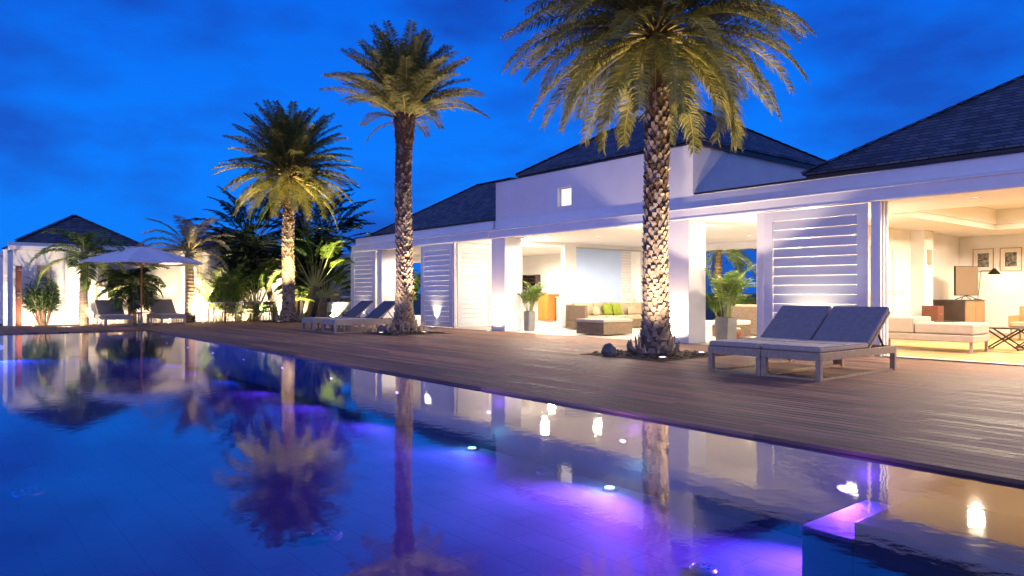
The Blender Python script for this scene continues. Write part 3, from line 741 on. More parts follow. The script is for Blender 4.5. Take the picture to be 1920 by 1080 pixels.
def paddle_palm(name, label, x, y, th, tr, N, petL, bladeL, spread, seed, fan_az, lean=(0,0), group=None, leaf=None, bk=None):
    """traveller's palm: petioles in one fan plane carrying torn paddles"""
    rt = thing(name, label, 'palm tree', (x,y,0), group=group); r_ = random.Random(seed)
    pts = trunk_pts(x, y, th, lean=lean, wob=.03, seed=seed, n=10)
    t_ = MB(); t_.tube(pts, [tr*(1.2-.3*i/10) for i in range(11)], 12); t_.build('trunk', bk or bark2, rt)
    c = MB(); top = pts[-1]
    for k in range(N):
        u = (k+.5)/N*2-1; e_ = R(90)-abs(u)*spread; az = fan_az if u > 0 else fan_az+PI
        az += r_.uniform(-.7,.7); b = top+Vector((.18*u*math.cos(fan_az), .18*u*math.sin(fan_az), 0))
        L1 = petL*r_.uniform(.85,1.15); d = Vector((math.cos(az)*math.cos(e_), math.sin(az)*math.cos(e_), math.sin(e_))); q = b+d*L1
        c.tube([b, b+d*L1*.5, q], [.045,.032,.022], 5, 1)
        frond(c, q, az, e_-.05, bladeL*r_.uniform(.85,1.1), R(50)*r_.uniform(.6,1.5), .44, 26, .10, .15, r_, .018, .02, .25, .55)
    c.build('crown', [leaf or leafC, stemC], rt)
    return rt
GT = 'paddle leaved palms behind the round headed palm'
paddle_palm('paddle_palm', 'dark paddle leaved palm on a leaning trunk left of the round headed palm', -31.2, 11.7, 3.3, .13, 22, 1.0, 2.0, R(100), 2, R(58), lean=(-.3,-1.0), group=GT)
paddle_palm('paddle_palm', 'dark paddle leaved palm farthest right behind the round headed palm', -31.6, 14.3, 3.5, .14, 22, 1.0, 2.0, R(100), 4, R(55), group=GT)
paddle_palm('paddle_palm', 'tallest dark paddle leaved palm directly behind the round headed palm', -31.8, 12.9, 3.9, .14, 22, 1.1, 1.9, R(105), 6, R(40), lean=(.1,.2), group=GT)
paddle_palm('paddle_palm', 'yellow lit fan of long stalks on a pale trunk beside the round headed palm', -30.2, 12.75, 1.5, .17, 16, 1.3, 1.4, R(62), 7, R(50), lean=(0,.35), group=GT, leaf=leafB)
paddle_palm('paddle_palm', 'low paddle leaved palm with orange lit trunk near the barbecue', -30.3, 13.5, 1.0, .18, 15, .8, 1.3, R(80), 9, R(70), lean=(0,.1), group=GT, leaf=leafB)
paddle_palm('paddle_palm', 'short paddle leaved palm behind the glass table', -31.3, 10.9, .5, .12, 16, 1.1, 1.5, R(75), 12, R(50), group=GT, leaf=leafB)
feather_palm('coconut_palm', 'small coconut palm beside the white wall left of the parasol', -31.0, 4.35, 2.55, .13, 16, 1.9, R(-15), R(80), R(95), .5, 41, leafB, stalkA, bark2, n=38, wid=.055)
feather_palm('silver_palm', 'pale wispy palm behind the right hand end of the parasol', -31.0, 8.1, 2.9, .17, 20, 2.2, R(-5), R(80), R(75), .42, 43, leafD, stalkA, bark2, n=44, wid=.04)
feather_palm('fan_palm', 'dark bushy palm in shade under the parasol', -31.6, 6.1, 1.5, .13, 30, 1.4, R(-30), R(65), R(75), .55, 45, leafC, stemC, bark2, n=34, wid=.06)
cane_palm('areca_palm', 'tall clump of upright green fronds against the wall between parasol and glass table', -31.1, 9.4, .0, 22, .3, .9, 1.75, .36, 47, leafB, stemC, .6, 34, .035, droop=R(45), el=(55,85))
cane_palm('cycad', 'low dark clump of arching fronds under the glass table', -31.2, 10.4, 0, 20, .1, .3, 1.0, .28, 49, leafE, stemC, .9, 20, .035, droop=R(70), el=(40,75))
cane_palm('cycad', 'low green clump at the foot of the barbecue', -30.2, 14.2, 0, 8, .08, .2, .6, .22, 50, leafE, stemC, .5, 18, .035, droop=R(60), el=(40,75))
def shrub(name, label, x, y, h, w_, seed, leaf=None, nst=9, nl=70, ll=.20, lw=.028, cat='shrub', z=0, group=None):
    rt = thing(name, label, cat, (x,y,z), group=group); r_ = random.Random(seed); c = MB(); st_ = MB()
    for k in range(nst):
        a = 2*PI*k/nst+r_.uniform(-.4,.4); rr = w_/2*r_.uniform(.3,1); hh = h*r_.uniform(.6,1)*(1-.25*rr/(w_/2))
        p0 = Vector((x+.12*math.cos(a), y+.12*math.sin(a), z)); p1 = p0+Vector((rr*.35*math.cos(a), rr*.35*math.sin(a), hh*.5)); p2 = Vector((x+rr*math.cos(a), y+rr*math.sin(a), z+hh))
        st_.tube([p0,p1,p2], [.022,.016,.008], 5)
        for j in range(nl):
            s = r_.uniform(.35,1)**.8; p = p0.lerp(p1,s*2) if s < .5 else p1.lerp(p2,(s-.5)*2)
            b_ = r_.uniform(0,2*PI); e_ = r_.uniform(-.3,1.1); d = Vector((math.cos(b_)*math.cos(e_), math.sin(b_)*math.cos(e_), math.sin(e_)))
            l = ll*r_.uniform(.6,1.3); sd = d.cross(Vector((r_.uniform(-1,1),r_.uniform(-1,1),1))).normalized()*lw/2; m_ = p+d*l*.5; e2 = p+d*l+Vector((0,0,-l*.2))
            c.add([p, m_+sd, e2, m_-sd], [(0,1,2,3)])
    st_.build('stem_cluster', bark, rt); c.build('foliage', leaf or leafE, rt)
    return rt
shrub('shrub', 'spiky oleander shrub behind the wooden shower post at the far left', -31.9, 3.15, 1.95, 1.5, 60, nst=22, nl=80, ll=.40, lw=.034)
shrub('shrub', 'tall leafy shrub seen through the gap behind the slim upswept palm', -30.8, 18.2, 2.9, 2.2, 61, leafB, 16, 120, .22, .07, group='garden shrubs behind the villa end wall')
shrub('shrub', 'wide leafy shrub to the left in the garden behind the villa end wall', -31.0, 16.4, 2.4, 1.8, 62, leafB, 13, 110, .22, .07, group='garden shrubs behind the villa end wall')
shrub('shrub', 'dark leafy bush seen beside the louvred screen above the wicker sofa', -19.3, 20.5, 1.75, .9, 63, leafE, 8, 70, .22, .06)
shrub('shrub', 'shrub seen through the glazed door of the living room', -10.4, 21.0+2.6, 2.1, 1.4, 66, leafE, 9, 70, .22, .06)
shrub('leafy_tree', 'tall dark leafy tree mass to the left behind the round headed palm', -31.9, 10.6, 4.9, 3.0, 67, leafC, 14, 120, .55, .13, cat='tree')
shrub('leafy_tree', 'tall dark leafy tree mass to the right behind the round headed palm', -31.7, 13.6, 4.9, 3.0, 68, leafC, 14, 120, .55, .13, cat='tree')
# palms beyond the terrace opening
feather_palm('coconut_palm', 'lit palm arching across the garden opening at the back of the terrace', -17.2, 24.6, 2.9, .16, 18, 2.6, R(-20), R(70), R(80), .5, 71, leafB, stalkA, bark2, n=36, wid=.05)
feather_palm('coconut_palm', 'darker palm at the right edge of the garden opening behind the terrace', -15.3, 26.2, 3.1, .16, 15, 2.4, R(-15), R(70), R(80), .5, 72, leafA, stalkA, bark2, n=34, wid=.05)
cane_palm('areca_palm', 'low bright palm clump outside the garden opening behind the terrace', -15.6, 22.9, 0, 12, .3, .7, 1.1, .34, 73, leafB, stemC, .7, 22, .04)

uplight(-16.6, 23.6, (-17.0, 24.6, 3.0), 260, 'spot lamp under the lit palm behind the terrace opening', YEL, 80, .6, .0, GU)
uplight(-30.4, 4.9, (-31.4, 4.7, 2.6), 520, 'spot lamp at the foot of the small coconut palm', YEL, 100, .7, .0, GU)
uplight(-30.3, 8.4, (-31.2, 8.1, 3.2), 420, 'spot lamp at the foot of the pale wispy palm', WARM, 100, .7, .0, GU)
uplight(-29.9, 3.7, (-32.2, 3.9, 1.3), 120, 'spot lamp grazing the white wall right of the oleander shrub', SOFT, 130, .8, .0, GU)
uplight(-30.2, 12.2, (-31.0, 12.6, 4.2), 420, 'spot lamp among the paddle leaved palms', YEL, 110, .6, .0, GU)
uplight(-31.5, 10.5, (-32.3, 10.4, 1.6), 110, 'spot lamp beside the tall green clump at the wall', WARM, 160, .7, .0, GU)
uplight(-30.0, 14.0, (-31.8, 14.4, 3), 260, 'spot lamp beside the barbecue', YEL, 90, .7, .0, GU)
uplight(-30.0, 17.2, (-31.0, 17.8, 2.5), 300, 'spot lamp among the shrubs behind the villa end wall', YEL, 90, .7, -.13, GU)

for x_, y_, p_, lb in ((-31.0,2.75,80,'added wall washer between the shower post and the oleander shrub'),(-30.9,5.15,100,'added wall washer behind the left lounger under the parasol'),(-31.1,7.3,80,'added wall washer behind the right lounger under the parasol'),(-31.2,8.9,110,'added wall washer between the pale wispy palm and the green clump'),(-31.5,12.0,90,'added wall washer behind the round headed palm')):
    uplight(x_, y_, (-32.35, y_, 1.9), p_, lb, WARM, 155, 1, .0, GU)  # washers added to brighten the guest house wall and its reflection
# ================================================================== GUEST HOUSE
gh = thing('guest_house', 'low white guest house with grey hip roofs behind the far end of the pool', 'house', (-35, 8, 0))
def gp(name, mb, m, **k): return mb.build(name, m, gh, **k)
q = MB(); wallX(q, -32.6, -32.4, 2.25, 17.0, -.13, 2.82, [(2.95,3.52,1.62,2.32)]); gp('wall', q, stucco)
q = MB(); q.box(-39, 2.25, -.13, -32.6, 2.45, 2.82); q.box(-39.2, 2.25, -.13, -39.0, 17, 2.82); gp('side_wall', q, stucco)
q = MB(); q.prism_y([(-32.3,2.98),(-32.3,2.83),(-32.6,2.83),(-32.6,3.12),(-32.42,3.12),(-32.42,3.02)], 2.1, 17.1); gp('fascia', q, trim)
q = MB(); q.box(-39.2, 2.2, 2.83, -32.6, 17.1, 3.0); gp('roof_slab', q, trim)
hip(-39.2, 2.35, -32.5, 6.7, 3.18, .59, gh)
hip(-38.8, 8.6, -33.3, 13.6, 3.14, .50, gh)
q = MB(); 
for a, c, d, e in ((2.95,3.0,1.62,2.32),(3.47,3.52,1.62,2.32),(3.0,3.47,1.62,1.67),(3.0,3.47,2.27,2.32)): q.box(-32.44, a, d, -32.38, c, e)
wn_ = gp('window', q, trim); q = MB()
for i in range(11): q.box(-32.43, 3.0, 1.68+i*.054, -32.41, 3.47, 1.68+i*.054+.046)
q.build('blind', mat('beige_blind', (.42,.36,.27), rough=.7), wn_)
q = MB(); q.box(-32.397, 4.25, 1.1, -32.37, 4.75, 2.0); gp('wall_panel', q, trim, bevel=.01)
q = MB(); q.tube([(-32.35,3.93,0),(-32.35,3.93,2.8)], .04, 8); gp('downpipe', q, trim)
q = MB(); q.box(-32.397, 4.95, 0, -31.98, 5.3, 2.82); gp('pier', q, stucco, bevel=.01)
q = MB(); q.box(-32.6, 1.95, 0, -32.35, 2.08, 2.82); gp('corner_post', q, stucco)
q = MB(); q.box(-33.4,-1.2,0,-33.36,-1.1,2.7); q.box(-33.4,1.8,0,-33.36,1.92,2.7)
for i in range(22): q.add([(-33.36,-1.1,.06+i*.12),(-33.36,1.8,.06+i*.12),(-33.40,1.8,.17+i*.12),(-33.40,-1.1,.17+i*.12)], [(0,1,2,3)])
gp('louvred_shutter', q, shut_m)
# garden wall light spill
# shower post
sh_ = thing('shower_post', 'dark red timber outdoor shower post at the left edge of the deck', 'shower', (-31.4, 2.35, 0))
q = MB(); q.box(-31.47,2.26,0,-31.33,2.44,2.2); q.build('post', wood_r, sh_, bevel=.008)
q = MB(); q.tube([(-31.33,2.35,2.08),(-31.05,2.35,2.10),(-30.98,2.35,2.05)], .014, 6); q.lathe([(.07,0),(.07,.02),(.02,.03)], (-30.98,2.35,2.02), 14); q.build('shower_head', steel, sh_)
q = MB(); q.box(-31.33,2.29,1.18,-31.28,2.41,1.22); q.tube([(-31.33,2.35,1.05),(-31.25,2.35,1.05)], .03, 8); q.tube([(-31.25,2.35,1.05),(-31.25,2.30,1.05)], .012, 6); q.build('tap', steel, sh_)
# ================================================================== LOUNGERS
def make_lounger(wood, seat, back, W=.90, Ln=2.35, deep=False, zr=.385, cush=.085):
    rt = thing('sun_lounger', 'x', 'sun lounger', (0,0,0))
    h = W/2
    lw = .075
    for sx in (-1,1):
        for yy in (0, Ln-lw):
            q = MB(); x0 = sx*h - (lw if sx > 0 else 0); q.box(x0, yy, 0, x0+lw, yy+lw, zr-.115 if not deep else zr-.15); q.build('leg', wood, rt, local=True, bevel=.005)
    ap = .112 if not deep else .147
    q = MB(); q.box(-h,0,zr-ap,h,.04,zr); q.box(-h,Ln-.04,zr-ap,h,Ln,zr); q.box(-h,.04,zr-ap,-h+.04,Ln-.04,zr); q.box(h-.04,.04,zr-ap,h,Ln-.04,zr)
    q.build('frame', wood, rt, local=True, bevel=.005)
    q = MB(); q.box(-h+lw,.015,.0,h-lw,.055,.03); q.box(-h+.02,lw,.0,-h+.055,Ln-lw,.03); q.box(h-.055,lw,.0,h-.02,Ln-lw,.03); q.build('runner', wood, rt, local=True, bevel=.004)
    q = MB()
    for i in range(14): q.box(-h+.04, .08+i*.095, zr-.04, h-.04, .08+i*.095+.07, zr-.015)
    q.build('slat_base', wood, rt, local=True)
    if deep:
        for sx in (-1,1):
            for i in range(5): q = MB(); x0 = sx*(h-.03)-.01; q.box(x0, .30+i*.24, .032, x0+.02, .34+i*.24, zr-.15); q.build('side_slat', wood, rt, local=True)
    hy = 1.44; L2 = .88; an = R(37)
    q = MB()
    if cush > .03:
        q.box(-h+.01,.0,zr+.002,h-.01,hy,zr+cush); q.build('seat_cushion', seat, rt, local=True, bevel=.032, seg=4)
        q = MB(); zz = zr+cush-.012; a_ = h-.018
        q.tube([(-a_,.03,zz),(-a_+.02,.012,zz),(a_-.02,.012,zz),(a_,.03,zz),(a_,hy-.03,zz)], .006, 6); q.tube([(-a_,.03,zz),(-a_,hy-.03,zz)], .006, 6); q.tube([(-a_,.72,zr+cush+.001),(a_,.72,zr+cush+.001)], .005, 6)
        q.build('piping', back, rt, local=True)
    else:
        q.box(-h+.045,.045,zr-.012,h-.045,hy,zr+cush); q.build('seat_sling', seat, rt, local=True, bevel=.004)
    # backrest
    c, s = math.cos(an), math.sin(an)
    def bk(u, x, n): return (x, hy+u*c-n*s, zr+.01+u*s+n*c)
    def slab(x0,x1,u0,u1,n0,n1):
        m_ = MB(); m_.add([bk(u0,x0,n0),bk(u0,x1,n0),bk(u1,x1,n0),bk(u1,x0,n0),bk(u0,x0,n1),bk(u0,x1,n1),bk(u1,x1,n1),bk(u1,x0,n1)], [(0,3,2,1),(4,5,6,7),(0,1,5,4),(1,2,6,5),(2,3,7,6),(3,0,4,7)]); return m_
    m_ = slab(-h+.01,-h+.05,0,L2,-.035,.0)
    for a in ((h-.05,h-.01,0,L2),(-h+.05,h-.05,L2-.04,L2),(-h+.05,h-.05,0,.04)):
        k = slab(a[0],a[1],a[2],a[3],-.035,.0); m_.add(k.v, k.f)
    m_.build('backrest_frame', wood, rt, local=True)
    slab(-h+.01,h-.01,.01,L2+.02,.003,max(cush,.02)).build('backrest_cushion', back, rt, local=True, bevel=.03 if cush > .03 else .005, seg=4)
    q = MB()
    for sx in (-1,1):
        p = Vector(bk(.45, sx*(h-.07), -.04)); q.bar(p, (sx*(h-.07), hy+.62, zr-.02), .03, .018); q.bar(p, (sx*(h-.07), hy+.12, zr-.02), .02, .015)
    q.build('prop', black_m, rt, local=True)
    return rt
lg = make_lounger(teak, fab_g, fab_b)
G1 = 'sun loungers facing the pool'
tag(lg, 'right hand lounger of the near touching pair with grey cushions', 'sun lounger', G1); lg.location = (-5.36, 9.33, 0)
l2 = copy_tree(lg); l2.location = (-6.27, 9.33, 0); tag(l2, 'left hand lounger of the near touching pair with grey cushions')
lf = make_lounger(teakg, fab_w, fab_n, deep=True, cush=.025)
tag(lf, 'right hand lounger of the distant pair left of the slim palm', 'sun lounger', G1); lf.location = (-20.47, 9.33, 0)
l3 = copy_tree(lf); l3.location = (-22.07, 9.33, 0); tag(l3, 'left hand lounger of the distant pair left of the slim palm')
for yy, lb in ((5.2, 'timber lounger under the left half of the parasol'), (7.05, 'timber lounger under the right half of the parasol')):
    l4 = copy_tree(lf); l4.location = (-29.2, yy, 0); l4.rotation_euler = (0,0,R(90)); tag(l4, lb)
# ---------- parasol, table
um = thing('parasol', 'open pale canvas parasol on a timber pole over two loungers', 'umbrella', (-30.0, 6.1, 0))
q = MB(); q.tube([(0,0,0),(0,0,2.92)], .03, 10); q.build('pole', wood_o, um, local=True)
q = MB(); n = 8; vs = [(0,0,2.98)]; fs = []
for ring, (r_, z) in enumerate(((.7,2.84),(1.45,2.62),(2.15,2.40),(2.15,2.31))):
    for j in range(n*2):
        t = 2*PI*j/(n*2)+PI/8; k = r_*(1 if j%2 == 0 else math.cos(PI/8)*.985); vs.append((k*math.cos(t), k*math.sin(t), z - (0 if j%2 == 0 else .02)))
for j in range(16): fs.append((0,1+j,1+(j+1)%16))
for k in range(3):
    for j in range(16): a = 1+k*16; fs.append((a+j,a+16+j,a+16+(j+1)%16,a+(j+1)%16))
q.add(vs, fs); cn = q.build('canopy', canvas, um, local=True); sm = cn.modifiers.new('t','SOLIDIFY'); sm.thickness = .008
for j in range(8):
    t = 2*PI*j/8+PI/8; q = MB(); q.bar((0,0,2.88), (2.1*math.cos(t),2.1*math.sin(t),2.375), .025, .02)
    q.bar((0,0,2.2), (1.1*math.cos(t),1.1*math.sin(t),2.64), .018, .018); q.build('rib', wood_l, um, local=True)
q = MB(); q.lathe([(.28,0.0),(.28,.05),(.06,.08),(.045,.3)], n=20); q.build('base', planter_m, um, local=True)
q = MB(); q.lathe([(.05,0),(.05,.06),(.01,.12)], (0,0,2.96), 10); q.build('finial', wood_o, um, local=True)
tb = thing('side_table', 'small square timber side table round the parasol pole', 'table', (-29.55, 6.13, 0))
q = MB()
for i in range(6): q.box(-.26+i*.088,-.26,.47,-.26+i*.088+.078,.26,.495)
q.box(-.24,-.24,.43,.24,-.2,.468); q.box(-.24,.2,.43,.24,.24,.468)
q.build('table_top', teakg, tb, local=True)
for sx in (-1,1):
    for sy in (-1,1): q = MB(); q.box(sx*.22-.03,sy*.17-.03,0,sx*.22+.03,sy*.17+.03,.43); q.build('leg', teakg, tb, local=True)
# ---------- glass table with chairs
gt = thing('garden_table', 'long thin topped outdoor table in front of the dark plants', 'table', (-30.55, 10.2-.2, 0))
q = MB(); q.box(-.42,-1.35,.80,.42,1.35,.83); q.build('table_top', mat('table_glass', (.42,.42,.42), rough=.15, spec=.8), gt, local=True)
for sx in (-1,1):
    for yy in (-1.2,-.1,1.2): q = MB(); q.box(sx*.36-.02,yy-.02,0,sx*.36+.02,yy+.02,.80); q.build('leg', steel, gt, local=True)
def gchair():
    c = thing('garden_chair', 'x', 'chair', (0,0,0), group='dark chairs at the thin topped outdoor table')
    q = MB(); q.box(-.22,-.22,.42,.22,.22,.45); q.build('seat', wood_d, c, local=True, bevel=.006)
    q = MB(); q.box(.19,-.22,.452,.22,-.19,.86); q.box(.19,.19,.452,.22,.22,.86); q.box(.195,-.19,.72,.215,.19,.84); q.box(.195,-.19,.56,.215,.19,.62); q.build('backrest', wood_d, c, local=True)
    for sx in (-1,1):
        for sy in (-1,1): q = MB(); q.box(sx*.2-.015,sy*.2-.015,0,sx*.2+.015,sy*.2+.015,.42); q.build('leg', wood_d, c, local=True)
    return c
gc = gchair(); gc.location = (-29.9, 9.3, 0); tag(gc, 'garden chair at the left end of the thin topped outdoor table')
for yy, lb in ((10.05,'garden chair at the middle of the thin topped outdoor table'),(10.85,'garden chair at the right end of the thin topped outdoor table')):
    c_ = copy_tree(gc); c_.location = (-29.9, yy, 0); tag(c_, lb)
# ---------- barbecue
bq = thing('barbecue', 'stainless steel barbecue on a pale counter behind the distant loungers', 'barbecue', (-30.6, 14.75, 0))
q = MB(); q.box(-.35,-.9,0,.35,.9,.72); q.box(-.4,-.95,.723,.4,.95,.80); q.build('counter', stucco, bq, local=True, bevel=.006)
q = MB(); q.box(-.30,-.42,.803,.30,.42,.95); q.build('grill_box', steel, bq, local=True, bevel=.01)
q = MB(); q.prism_y([(-.30,.953),(.30,.953),(.30,1.08),(.18,1.26),(-.12,1.30),(-.30,1.16)], -.42,.42); q.build('hood', steel, bq, local=True, bevel=.012)
for i in range(4): q = MB(); q.tube([(.30,-.3+i*.2,.88),(.335,-.3+i*.2,.88)], .025, 10); q.build('knob', black_m, bq, local=True)
q = MB(); q.tube([(.36,-.34,1.05),(.36,.34,1.05)], .012, 6); q.build('handle', steel, bq, local=True)

# ================================================================== TERRACE FURNITURE
P1_ = cane_palm('potted_palm', 'potted palm in a grey planter beside the left white column', -17.52, 14.86, .62, 14, .15, .45, .66, .22, 81, leafB, stemC, .22, 16, .028, 'potted plant', (.27,.62), 'tall grey planters with palms')
P2_ = cane_palm('potted_palm', 'potted palm in a grey planter beside the column behind the big palm', -10.32, 15.05, .60, 14, .2, .6, .80, .26, 82, leafB, stemC, .25, 18, .030, 'potted plant', (.38,.60), 'tall grey planters with palms')
def sofa(name, label, loc, rz, Ln, D, group=None, backh=.88, wk=wick, cm=fab_c, nseat=3, arms=True):
    """local: along +x, seat faces -y"""
    s = thing(name, label, 'sofa', loc, rz, group)
    q = MB(); q.box(0,0,.03,Ln,D,.30); q.build('base', wk, s, local=True, bevel=.01)
    q = MB(); q.box(0,D-.12,.303,Ln,D,backh-.05); q.build('back_frame', wk, s, local=True, bevel=.015)
    if arms:
        for x0 in (0, Ln-.12): q = MB(); q.box(x0,0,.303,x0+.12,D-.123,backh-.08); q.build('arm', wk, s, local=True, bevel=.015)
    a = .13 if arms else .02; w_ = (Ln-2*a)/nseat
    for i in range(nseat):
        q = MB(); q.box(a+i*w_+.008,.01,.305,a+(i+1)*w_-.008,D-.14,.45); q.build('seat_cushion', cm, s, local=True, bevel=.035, seg=3)
        q = MB(); q.add([(a+i*w_+.012,D-.34,.455),(a+(i+1)*w_-.012,D-.34,.455),(a+(i+1)*w_-.012,D-.135,.455),(a+i*w_+.012,D-.135,.455),(a+i*w_+.012,D-.26,backh),(a+(i+1)*w_-.012,D-.26,backh),(a+(i+1)*w_-.012,D-.13,backh),(a+i*w_+.012,D-.13,backh)],
            [(0,3,2,1),(4,5,6,7),(0,1,5,4),(1,2,6,5),(2,3,7,6),(3,0,4,7)]); q.build('back_cushion', cm, s, local=True, bevel=.04, seg=3)
    return s
# facing +X : local -y -> world +x  => rz = +90deg ; local +x -> world +y
sofa('wicker_sofa', 'long wicker sofa with cream cushions on the terrace beneath the sliding screen', (-16.6, 16.45, 0), R(90), 3.9, .92, nseat=4)
def pillow(label, x, y, z, w_, m, tilt, group, d='x'):
    q = MB(); n = 8; vs = []; fs = []
    for side in (1,-1):
        for i in range(n+1):
            for j in range(n+1):
                u = i/n*2-1; v = j/n*2-1; t = .075*(max(0,(1-u**4)*(1-v**4)))**.5; k = 1-.06*(u*u*v*v)
                vs.append((side*t, u*w_/2*k, v*w_/2*k))
    for sidx in range(2):
        o_ = sidx*(n+1)**2
        for i in range(n):
            for j in range(n):
                k = o_+i*(n+1)+j; f_ = (k,k+n+1,k+n+2,k+1); fs.append(f_ if sidx == 0 else f_[::-1])
    q.add(vs, fs); o = q.build('cushion', m, None, local=True, smooth=True); o.location = (x,y,z+w_/2*.96); o.rotation_euler = (0, tilt, 0); tag(o, label, 'cushion', group)
GC = 'scatter cushions along the wicker sofa'
pillow('left hand one of two lime green cushions on the wicker sofa', -17.02, 17.95, .45, .42, fab_gr, R(-14), GC)
pillow('right hand one of two lime green cushions on the wicker sofa', -17.02, 18.42, .45, .42, fab_gr, R(-16), GC)
pillow('low cream cushion left of the green ones on the wicker sofa', -16.98, 17.35, .45, .30, fab_c, R(-12), GC)
pillow('cream cushion right of the green ones on the wicker sofa', -17.0, 19.1, .45, .30, fab_c, R(-12), GC)
ot = thing('ottoman', 'large wicker ottoman with a cream top in front of the terrace sofa', 'ottoman', (-14.5, 15.15, 0))
q = MB(); q.box(-.55,-.6,.03,.55,.6,.36); q.build('base', wick, ot, local=True, bevel=.012)
q = MB(); q.box(-.56,-.61,.363,.56,.61,.46); q.build('cushion', fab_w, ot, local=True, bevel=.035, seg=3)
# wicker armchair seen from behind
sofa('wicker_armchair', 'wicker armchair seen from behind beside the wide shutter', (-10.35+.0, 18.9, 0), R(180), 1.9, .95, nseat=2)
bk_ = thing('basket', 'round brown woven basket on the terrace next to the right planter', 'basket', (-10.75, 16.0, 0))
q = MB(); q.lathe([(.18,.003),(.22,.1),(.22,.2),(.20,.26),(.18,.26),(.18,.05)], n=24); q.build('body', mat('red_brown_weave', (.26,.10,.05), (.15,.055,.03), 30, .8, .8, 60), bk_, local=True, smooth=True)
q = MB(); q.box(-.14,-.14,.262,.14,.14,.31); q.build('towel', paper, bk_, local=True, bevel=.02, seg=3)
ot2 = thing('ottoman', 'small white topped wicker stool behind the woven basket', 'ottoman', (-11.35, 16.8, 0))
q = MB(); q.box(-.36,-.36,.03,.36,.36,.34); q.build('base', wick, ot2, local=True, bevel=.01)
q = MB(); q.box(-.37,-.37,.343,.37,.37,.47); q.build('cushion', paper, ot2, local=True, bevel=.035, seg=3)
# kitchen end
cb = thing('cabinet', 'orange timber cabinet in the bright kitchen doorway', 'cabinet', (-22.9, 20.5, 0))
q = MB(); q.box(-.35,-.3,.05,.35,.3,1.16); q.build('body', wood_o, cb, local=True, bevel=.006)
q = MB(); q.box(-.38,-.33,1.163,.38,.33,1.20); q.build('worktop', paper, cb, local=True)
for i in range(2): q = MB(); q.box(-.33+i*.335,-.318,.09,-.005+i*.335,-.303,1.13); q.build('door', wood_o, cb, local=True, bevel=.003)
cu = thing('kitchen_counter', 'white kitchen counter right of the orange cabinet', 'counter', (-21.6, 20.9, 0))
q = MB(); q.box(-.85,-.35,.003,.9,.35,1.0); q.build('body', trim, cu, local=True, bevel=.006); q = MB(); q.box(-.88,-.38,1.003,.93,.38,1.05); q.build('worktop', paper, cu, local=True)
kj = thing('jug', 'small glazed jug standing on the white kitchen counter', 'jug', (-21.8, 20.75, 1.053))
q = MB(); q.lathe([(.06,0),(.1,.08),(.09,.18),(.05,.24),(.06,.28)], n=16); q.build('body', steel, kj, local=True, smooth=True); q = MB(); q.tube([(.06,0,.24),(.14,0,.2),(.13,0,.1),(.09,0,.08)], .012, 6); q.build('handle', steel, kj, local=True)
sl = thing('wine_shelf', 'open shelf unit with dark horizontal slots behind the left potted palm', 'shelf', (-25.1, 21.4, 0))
q = MB()
for i in range(8): q.box(-.45,-.15,.9+i*.16,.45,.15,.92+i*.16)
q.box(-.47,-.15,.86,-.45,.15,2.06); q.box(.45,-.15,.86,.47,.15,2.06); q.build('frame', wood_d, sl, local=True)
q = MB(); q.box(-.45,.155,.88,.45,.17,2.04); q.build('back_panel', wood_d, sl, local=True)
for x_, lb in ((-22.0,'narrow pale wall hanging nearer the orange cabinet'),(-20.9,'narrow pale wall hanging farther from the orange cabinet')):
    w_ = thing('wall_hanging', lb, 'artwork', (x_, 21.58, 1.4), group='narrow wall hangings in the kitchen')
    q = MB(); q.box(-.12,-.03,0,.12,0,.95); q.build('panel', mat('straw_panel', (.55,.50,.25), rough=.8), w_, local=True); q = MB(); q.box(-.14,-.035,.953,.14,0,.97); q.build('rod', wood_d, w_, local=True)

# ================================================================== LIVING ROOM
db = thing('daybed', 'pale upholstered daybed with one raised end at the living room threshold', 'daybed', (-7.3, 15.9, 0))
q = MB(); q.box(0,0,.22,2.05,.95,.36); q.build('base', fab_w, db, local=True, bevel=.02, seg=3)
q = MB(); q.box(.95,.01,.363,2.04,.94,.60); q.build('seat_cushion', fab_w, db, local=True, bevel=.05, seg=4)
q = MB(); q.box(.0,.0,.363,.94,.95,.70); q.build('backrest', fab_w, db, local=True, bevel=.04, seg=3)
for x_ in (.05,1.97):
    for y_ in (.04,.87): q = MB(); q.box(x_,y_,.007,x_+.05,y_+.05,.218); q.build('leg', teakg, db, local=True)
th_ = thing('magazine', 'dark folded magazine lying on the pale daybed', 'magazine', (-5.9, 16.4, .603)); 
q = MB(); q.box(-.2,-.14,0,.2,.14,.015); q.build('pages', ink, th_, local=True); q = MB(); q.box(-.205,-.145,.016,.205,.145,.02); q.build('cover', black_m, th_, local=True)
cbn = thing('sideboard', 'dark fronted sideboard with an oak end under the television', 'sideboard', (-8.1, 22.6, .004))
q = MB(); q.box(-.42,0,.06,.44,1.5,.98); q.build('body', wood_l, cbn, local=True, bevel=.006)
q = MB(); q.box(-.42,-.02,.06,.44,-.003,.98); q.build('front_panel', wood_d, cbn, local=True)
for i in range(2): q = MB(); q.box(.443,.03+i*.735,.1,.458,.745+i*.735,.95); q.build('door', wood_l, cbn, local=True, bevel=.003)
q = MB(); q.box(-.44,-.03,.983,.47,1.52,1.01); q.build('top', wood_d, cbn, local=True)
q = MB(); q.box(-.36,.06,0,.38,1.44,.057); q.build('plinth', black_m, cbn, local=True)
tv = thing('television', 'flat television with a bronze reflection on the sideboard', 'television', (-7.75, 22.95, 1.017), R(70))
q = MB(); q.box(-.44,-.02,.12,.44,.03,.96); q.build('casing', black_m, tv, local=True, bevel=.004); q = MB(); q.box(-.425,-.024,.135,.425,-.021,.945); q.build('screen', tv_m, tv, local=True)
